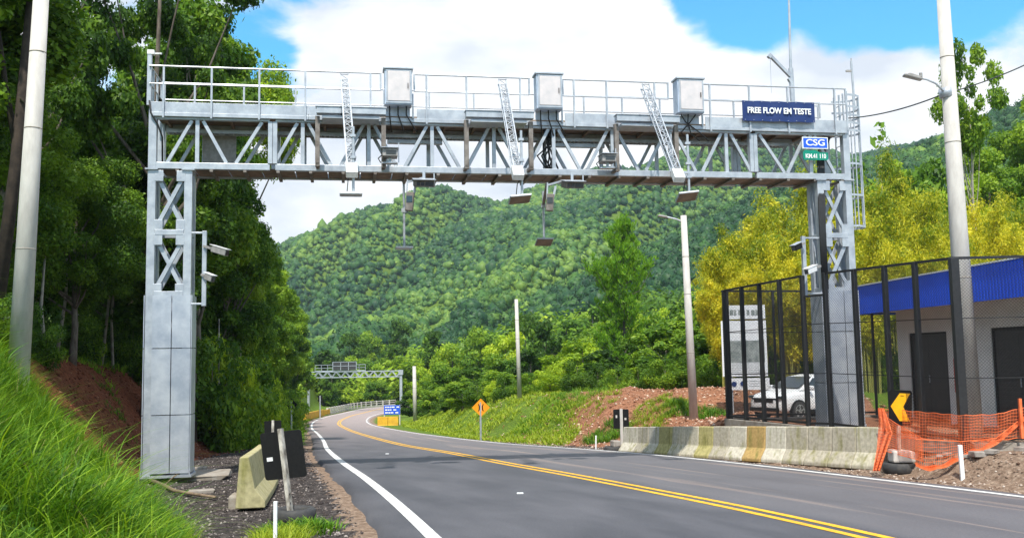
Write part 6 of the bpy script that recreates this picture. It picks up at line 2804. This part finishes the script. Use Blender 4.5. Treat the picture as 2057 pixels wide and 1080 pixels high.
# a brown leafless shrub on the crest
m = MB()
base = GP(1245, 775)
base.y += 2
for k in range(46):
    a_ = RT.uniform(0, 6.28)
    h_ = RT.uniform(1.2, 2.4)
    r1_ = RT.uniform(.3, 1.6)
    b0 = base + Vector((RT.uniform(-1.6, 1.6), RT.uniform(-.4, .4), 0))
    m.tube([b0, b0 + Vector((cos(a_) * r1_ * .4, sin(a_) * r1_ * .4, h_ * .6)), b0 + Vector((cos(a_) * r1_, sin(a_) * r1_, h_))], [.02, .014, .006], 4, cap=False)
tag(m.build('dry_shrub', M['branchm']), 'brown leafless shrub on the crest of the spoil bank', 'bush')

# ---- bamboo on the right
GB = 'yellow-green bamboo clumps behind the yard'
for (key, u, vt, y, w) in (
        ('bamA', 1515, 395, 47, 190), ('bamB', 1600, 330, 52, 210), ('bamA', 1690, 345, 46, 200), ('bamB', 1790, 300, 52, 190), ('bamA', 1850, 370, 45, 170), ('bamB', 1455, 520, 45, 120),
        ('bamA', 1900, 440, 43, 150), ('bamB', 1985, 400, 46, 170), ('bamA', 2065, 430, 44, 180), ('bamB', 1440, 610, 52, 90), ('bamB', 1740, 430, 42, 160), ('bamA', 2160, 400, 46, 190),
        ('bamA', 1580, 450, 43, 150), ('bamB', 1480, 470, 54, 130), ('bamA', 1930, 380, 55, 170), ('bamB', 1650, 520, 42, 140), ('bamA', 2030, 350, 58, 170)):
    plant(key, u, vt, y, w * 1.35, 'yellow-green bamboo clump in the mass behind the black fence', GB)
GR = 'trees above the bamboo'
for (key, u, vt, y, w) in (('midA', 1845, 285, 85, 120), ('midA', 1900, 265, 80, 110), ('bigC', 1990, 280, 66, 170), ('bigA', 2055, 215, 72, 190), ('bigC', 2140, 150, 68, 200), ('midB', 1800, 285, 110, 100),
                           ('midB', 1935, 310, 62, 110), ('midA', 1775, 300, 120, 80), ('bigC', 2080, 310, 60, 170)):
    plant(key, u, vt, y, w, 'green tree on the slope above the bamboo at the right', GR)
plant('euc', 1968, 80, 56, 135, 'tall slender tree with pale trunk and open crown right of the big concrete pole')
plant('sparse', 1775, 195, 78, 60, 'thin almost bare tree against the cloud right of the ladder cage')

# ---- the wooded hillsides, one mass
rs = np.random.RandomState(3)


def hill_forest(name, n, kx0, kx1, y0, y1, rad, q, qs, seed, keep=None, mt='leaf_hill', ypow=1.0):
    rs_ = np.random.RandomState(seed)
    y = np.sqrt(y0 ** 2 + (y1 ** 2 - y0 ** 2) * rs_.rand(n) ** ypow)
    k = kx0 + (kx1 - kx0) * rs_.rand(n)
    x = k * y
    if keep is not None:
        m_ = keep(x, y, k)
        x, y = x[m_], y[m_]
    n = len(x)
    z = T(x, y)
    r_ = rad * np.clip(np.exp(rs_.normal(size=n) * .38 - .1), .45, 2.0)
    patch = np.clip(.45 + fbm(x * .010, y * .007, 4) * 1.5, 0, 1)
    tree_t = np.clip(patch * .7 + .12 + rs_.normal(size=n) * .22, 0, 1)
    d = rs_.normal(size=(n, q, 3))
    d[..., 2] = np.abs(d[..., 2]) * .9 + .02
    d /= np.linalg.norm(d, axis=2)[..., None]
    lump = 1 + .22 * np.sin(d[..., 0] * 5 + rs_.rand(n, 1) * 6) * np.cos(d[..., 1] * 5 + rs_.rand(n, 1) * 6)
    P_ = np.stack([x, y, z + r_ * .45], 1)[:, None, :] + d * (r_[:, None] * lump * (.8 + .25 * rs_.rand(n, q)))[..., None] * np.array([1, 1, 1.05])
    P_ = P_.reshape(-1, 3)
    N_ = d.reshape(-1, 3) + rs_.normal(size=(n * q, 3)) * .30
    L_ = (qs * np.repeat(r_, q)) * (.6 + .8 * rs_.rand(n * q))
    V_, F_ = leaf_quads(P_, N_, L_, L_ * .62, rs_)
    tint = np.clip(np.repeat(tree_t, q) + rs_.normal(size=n * q) * .10, 0, 1)
    me_ = fast_mesh(name, V_, F_, M[mt], attrs=[('tint', 'FLOAT', 'FACE', tint)])
    return tag(link_mesh(name, me_), kind='stuff')


def vis_far(x, y, k):
    # cull what lies behind the ridge or behind the near spur
    ok = np.ones(len(x), bool)
    return ok


def ico(sub_):
    import bmesh
    bm_ = bmesh.new()
    bmesh.ops.create_icosphere(bm_, subdivisions=sub_, radius=1)
    V_ = np.array([v.co for v in bm_.verts])
    F_ = np.array([[v.index for v in f.verts] for f in bm_.faces])
    bm_.free()
    return V_, F_


def clearing(x, y):
    return fbm(x * .016 + 40, y * .011 + 7, 3) < .50 - .12 * (y < 420)


def hill_crowns(name, n, kx0, kx1, y0, y1, rad, sub_, seed, jit=.20):
    """thousands of lumpy solid crowns, one mesh"""
    rs_ = np.random.RandomState(seed)
    B_, F0_ = ico(sub_)
    keepv = B_[:, 2] > -.62
    y = np.sqrt(y0 ** 2 + (y1 ** 2 - y0 ** 2) * rs_.rand(n))
    k = kx0 + (kx1 - kx0) * rs_.rand(n)
    x = k * y
    ok_ = clearing(x, y)
    x, y = x[ok_], y[ok_]
    n = len(x)
    z = T(x, y)
    r_ = rad * np.clip(np.exp(rs_.normal(size=n) * .40 - .1), .42, 2.1)
    patch_ = np.clip(.45 + fbm(x * .010, y * .007, 4) * 1.5, 0, 1)
    tt_ = np.clip(patch_ * .7 + .05 + rs_.normal(size=n) * .20, 0, 1)
    a_ = rs_.rand(n) * 6.28
    ca, sa = np.cos(a_)[:, None], np.sin(a_)[:, None]
    bx = B_[None, :, 0] * ca - B_[None, :, 1] * sa
    by = B_[None, :, 0] * sa + B_[None, :, 1] * ca
    bz = np.repeat(B_[None, :, 2], n, 0)
    L_ = 1 + jit * rs_.normal(size=bx.shape) + .18 * np.sin(bx * 4 + rs_.rand(n, 1) * 6) * np.cos(by * 4 + rs_.rand(n, 1) * 6)
    L_ = L_ * r_[:, None]
    hz = (.75 + .5 * rs_.rand(n))[:, None]
    V_ = np.stack([bx * L_ + x[:, None], by * L_ + y[:, None], bz * L_ * hz + z[:, None] + r_[:, None] * .55], 2).reshape(-1, 3)
    F_ = (F0_[None] + (len(B_) * np.arange(n))[:, None, None]).reshape(-1, 3)
    tint = np.clip(np.repeat(tt_, len(F0_)) + rs_.normal(size=len(F_)) * .09, 0, 1)
    return tag(link_mesh(name, fast_mesh(name, V_, F_, M['leaf_hill'], smooth=True, attrs=[('tint', 'FLOAT', 'FACE', tint)])), kind='stuff')


hill_crowns('hillside_forest', 44000, -.31, .58, 400, 960, 1.95, 1, 5, .16)
hill_forest('hillside_forest', 44000, -.31, .58, 400, 960, 1.95, 24, .21, 5, keep=lambda x, y, k: clearing(x, y))
hill_crowns('hillside_forest', 12000, -.32, .60, 232, 400, 1.6, 1, 6, .16)
hill_forest('hillside_forest', 12000, -.32, .60, 232, 400, 1.85, 70, .13, 6, keep=lambda x, y, k: clearing(x, y))
hill_forest('near_slope_forest', 1500, -.02, .60, 165, 240, 3.6, 260, .10, 8, keep=lambda x, y, k: hills(x, y) > -8.9, mt='leaf_mid')
hill_forest('valley_scrub', 900, -.30, .15, 190, 240, 3.0, 220, .11, 9, keep=lambda x, y, k: np.abs(x - 0) > -1, mt='leaf_lime')


# ================================================================== GRASS (uncountable)
def blades(name, P_, h, w, bend, mt, seed, seg=3, tint0=.5, tj=.22, clump=None):
    rs_ = np.random.RandomState(seed)
    n = len(P_)
    a_ = rs_.rand(n) * 2 * pi if clump is None else clump
    dirv = np.stack([np.cos(a_), np.sin(a_), np.zeros(n)], 1)
    f_ = rs_.rand(n) * 2 * pi
    sd = np.stack([-np.sin(a_), np.cos(a_), np.zeros(n)], 1) * .8 + np.stack([np.cos(f_), np.sin(f_), 0 * f_], 1) * .5
    sd /= np.linalg.norm(sd, axis=1)[:, None]
    rows = []
    for i in range(seg + 1):
        t = i / seg
        c_ = P_ + dirv * (bend * h * t ** 1.8)[:, None] + np.array([0, 0, 1.]) * (h * (t - .42 * bend * t ** 2.6))[:, None]
        ww = w * (1 - t ** 1.5 * .92)
        rows.append(c_ - sd * ww[:, None] * .5)
        rows.append(c_ + sd * ww[:, None] * .5)
    V_ = np.stack(rows, 1)            # n, 2(seg+1), 3
    k = 2 * (seg + 1)
    base_ = np.arange(n)[:, None, None] * k
    q_ = np.array([[2 * i, 2 * i + 1, 2 * i + 3, 2 * i + 2] for i in range(seg)])
    F_ = (base_ + q_[None]).reshape(-1, 4)
    tt = np.clip(tint0 + rs_.normal(size=n) * tj, 0, 1)
    tint = np.repeat(tt, seg)
    me_ = fast_mesh(name, V_.reshape(-1, 3), F_, M[mt], attrs=[('tint', 'FLOAT', 'FACE', tint)])
    return tag(link_mesh(name, me_), kind='stuff')


def tufts(nt_, per, spread, x0, x1, y0, y1, cond, seed, ypow=1.0):
    rs_ = np.random.RandomState(seed)
    y = y0 + (y1 - y0) * rs_.rand(nt_) ** ypow
    x = x0 + (x1 - x0) * rs_.rand(nt_)
    k = cond(x, y)
    x, y = x[k], y[k]
    n = len(x)
    X_ = np.repeat(x, per) + rs_.normal(size=n * per) * spread
    Y_ = np.repeat(y, per) + rs_.normal(size=n * per) * spread
    th = np.arctan2(Y_ - np.repeat(y, per), X_ - np.repeat(x, per)) + rs_.normal(size=n * per) * .5
    tuft_h = np.repeat(.6 + .8 * rs_.rand(n), per)
    tt = np.repeat(rs_.rand(n), per)
    return np.column_stack([X_, Y_, T(X_, Y_) - .02]), th, tuft_h, tt


# long lush grass on the near left bank
P_, th, hh2, tt = tufts(6400, 26, .10, -14, -2.2, 6.5, 20.5, lambda x, y: (x < TL(y) + .5 * vnoise(y * 2, y * 0) - .1) & (fbm(x * .9, y * .9, 3) > -.42) & ((x < TL(y) - 0) | (y < 15)) & (x > TL(y) - 7.5) & (y < 18.3 + 2.2 * sm((-x - 8.0) / 2)), 1)
n = len(P_)
rg = np.random.RandomState(8)
blades('long_grass', P_, .44 * hh2 * (.6 + .7 * rg.rand(n)), np.full(n, .013) * (.7 + .6 * rg.rand(n)), .45 + .7 * rg.rand(n), 'grassb', 2, seg=4, tint0=np.clip(.25 + .5 * tt, 0, 1), tj=.16, clump=th)
P_, th, hh2, tt = tufts(1500, 10, .05, -14, -3.2, 6.5, 19, lambda x, y: (x < TL(y) - .2) & (x > TL(y) - 7.5) & (fbm(x * .8, y * .8, 3) > -.1), 21)
n = len(P_)
blades('tall_grass', P_, .78 * hh2 * (.6 + .6 * rg.rand(n)), np.full(n, .020), .7 + .6 * rg.rand(n), 'grassb', 22, seg=5, tint0=.35 + .5 * tt, clump=th)
P_, th, hh2, tt = tufts(420, 7, .05, -14, -2.8, 6.5, 19, lambda x, y: (x < TL(y) + .1) & (x > TL(y) - 7.5), 23)
n = len(P_)
blades('dry_stalks', P_, .50 * hh2 * (.6 + .6 * rg.rand(n)), np.full(n, .008), .3 + .5 * rg.rand(n), 'drygrass', 24, seg=3, tint0=.5, clump=th)
P_, th, hh2, tt = tufts(1100, 34, .12, -14, -3.0, 7, 19.5, lambda x, y: (x < TL(y) - .1) & (x > TL(y) - 7) & (fbm(x * .7 + 5, y * .7, 3) > .02), 25)
n = len(P_)
P_[:, 2] += .08 + .30 * rg.rand(n)
L_ = .025 + .04 * rg.rand(n)
V_, F_ = leaf_quads(P_, rg.normal(size=(n, 3)) * .6 + np.array([0, -.3, 1]), L_, L_ * .55, rg)
tag(link_mesh('bank_weeds', fast_mesh('bank_weeds', V_, F_, M['leaf_mid'], attrs=[('tint', 'FLOAT', 'FACE', np.clip(.2 + .5 * tt + rg.normal(size=n) * .15, 0, 1))])), kind='stuff')
# lower, yellower grass at the bottom-left foot and around the post
P_, th, hh2, tt = tufts(900, 22, .07, -5.6, -2.6, 9.5, 13.6, lambda x, y: ((x < TL(y) + .15) & (x > TL(y) - 1.6)) | (((x + 2.95) ** 2 + (y - 12.1) ** 2 * .5) < .14), 3)
n = len(P_)
blades('grass', P_, .20 * hh2 * (.6 + .7 * rg.rand(n)), np.full(n, .011), .4 + .7 * rg.rand(n), 'grassy', 4, seg=3, tint0=.4 + .3 * tt, clump=th)
# left bank beyond the leg, along the forest foot
P_, th, hh2, tt = tufts(5200, 16, .16, -36, -7, 30, 125, lambda x, y: (x < xl(y) - 1.1 - .35 * (y < 50)) & (x > TL(y) - 5) & ((y > 44) | (x < TL(y) - .3 - (42 - y) * .22)), 5, ypow=1.6)
n = len(P_)
blades('verge_grass', P_, .34 * hh2 * (.6 + .7 * rg.rand(n)), np.full(n, .035) * (1 + P_[:, 1] / 80), .4 + .6 * rg.rand(n), 'grassb', 6, seg=2, tint0=.30 + .4 * tt, clump=th)
# grass on the top of the red cut
P_, th, hh2, tt = tufts(1300, 14, .14, -20, -10, 18, 40, lambda x, y: (x < TL(y) - 2.7) & (x > TL(y) - 5.5), 15)
n = len(P_)
blades('verge_grass', P_, .30 * hh2 * (.6 + .7 * rg.rand(n)), np.full(n, .025), .4 + .6 * rg.rand(n), 'grassb', 16, seg=2, tint0=.2 + .4 * tt, clump=th)
# right bank: patchy yellow-green grass
P_, th, hh2, tt = tufts(13000, 12, .15, -16, 12, 38, 110,
                        lambda x, y: (x > TR(y) - .5 * (y > 43)) & (x < TR(y) + 9) & (.048 * y - x + 1.6 * fbm(x * .35, y * .35, 3) + .1 > 0) & (fbm(x * .9 + 3, y * .5, 3) > -.28), 7, ypow=1.5)
n = len(P_)
blades('bank_grass', P_, .24 * hh2 * (.6 + .7 * rg.rand(n)), np.full(n, .032) * (1 + P_[:, 1] / 90), .4 + .6 * rg.rand(n), 'grassy', 8, seg=2, tint0=.30 + .45 * tt, clump=th)


def patch(u, v, rx, ry, nt_, seed, h=.3, mt='grassb'):
    g_ = GP(u, v)
    P_, th, hh2, tt = tufts(nt_, 16, .08, g_.x - rx, g_.x + rx, g_.y - ry, g_.y + ry, lambda x, y: ((x - g_.x) / rx) ** 2 + ((y - g_.y) / ry) ** 2 + .5 * fbm(x * 1.3, y * 1.3, 2) < .9, seed)
    n = len(P_)
    r__ = np.random.RandomState(seed)
    blades('grass_tuft', P_, h * hh2 * (.6 + .7 * r__.rand(n)), np.full(n, .026), .4 + .6 * r__.rand(n), mt, seed + 1, seg=2, tint0=.4 + .35 * tt, clump=th)


patch(222, 800, .5, .6, 14, 71, .18)
patch(196, 745, .5, .7, 14, 73, .18)
patch(250, 860, .5, .5, 12, 75, .16)
patch(1218, 880, .9, 1.6, 160, 41, .34)
patch(1400, 838, 1.3, 1.5, 200, 43, .30)
patch(1330, 815, 1.6, 2.0, 130, 45, .22, 'grassy')
patch(1310, 835, 1.2, 2.0, 90, 47, .22, 'grassy')
patch(598, 1070, .5, .55, 110, 49, .15, 'grassb')
patch(1130, 800, 2.5, 4.0, 420, 51, .28)
patch(1170, 830, 2.0, 3.0, 160, 53, .22, 'grassy')

# low weeds on the left slopes: leaf clusters
rs_ = np.random.RandomState(61)
P_, th, hh2, tt = tufts(2400, 20, .18, -24, -6.5, 15.5, 80, lambda x, y: (x < TL(y) - 1.5 * (y < 40)) & (x > TL(y) - 8) & (y > 34), 62, ypow=1.3)
n = len(P_)
P_[:, 2] += .05 + .35 * rs_.rand(n)
L_ = .05 + .06 * rs_.rand(n)
N_ = rs_.normal(size=(n, 3)) * .6 + np.array([0, -.3, 1])
V_, F_ = leaf_quads(P_, N_, L_, L_ * .5, rs_)
me = fast_mesh('weeds', V_, F_, M['leaf_lime'], attrs=[('tint', 'FLOAT', 'FACE', np.clip(.2 + .5 * tt + rs_.normal(size=n) * .15, 0, 1))])
tag(link_mesh('weeds', me), kind='stuff')

# ================================================================== AIR
HAZE = True
if HAZE:
    mh = bpy.data.materials.new('haze')
    mh.use_nodes = True
    t = mh.node_tree
    t.nodes.clear()
    oo = NN(t, 'ShaderNodeOutputMaterial')
    pv = NN(t, 'ShaderNodeVolumePrincipled')
    pv.inputs['Color'].default_value = (.70, .86, 1.0, 1)
    pv.inputs['Density'].default_value = .00016
    pv.inputs['Anisotropy'].default_value = .2
    t.links.new(pv.outputs[0], oo.inputs['Volume'])
    m = MB()
    m.box((0, 1500, 128), (9000, 10000, 300))
    o = m.build('haze', mh)
    tag(o, kind='stuff')
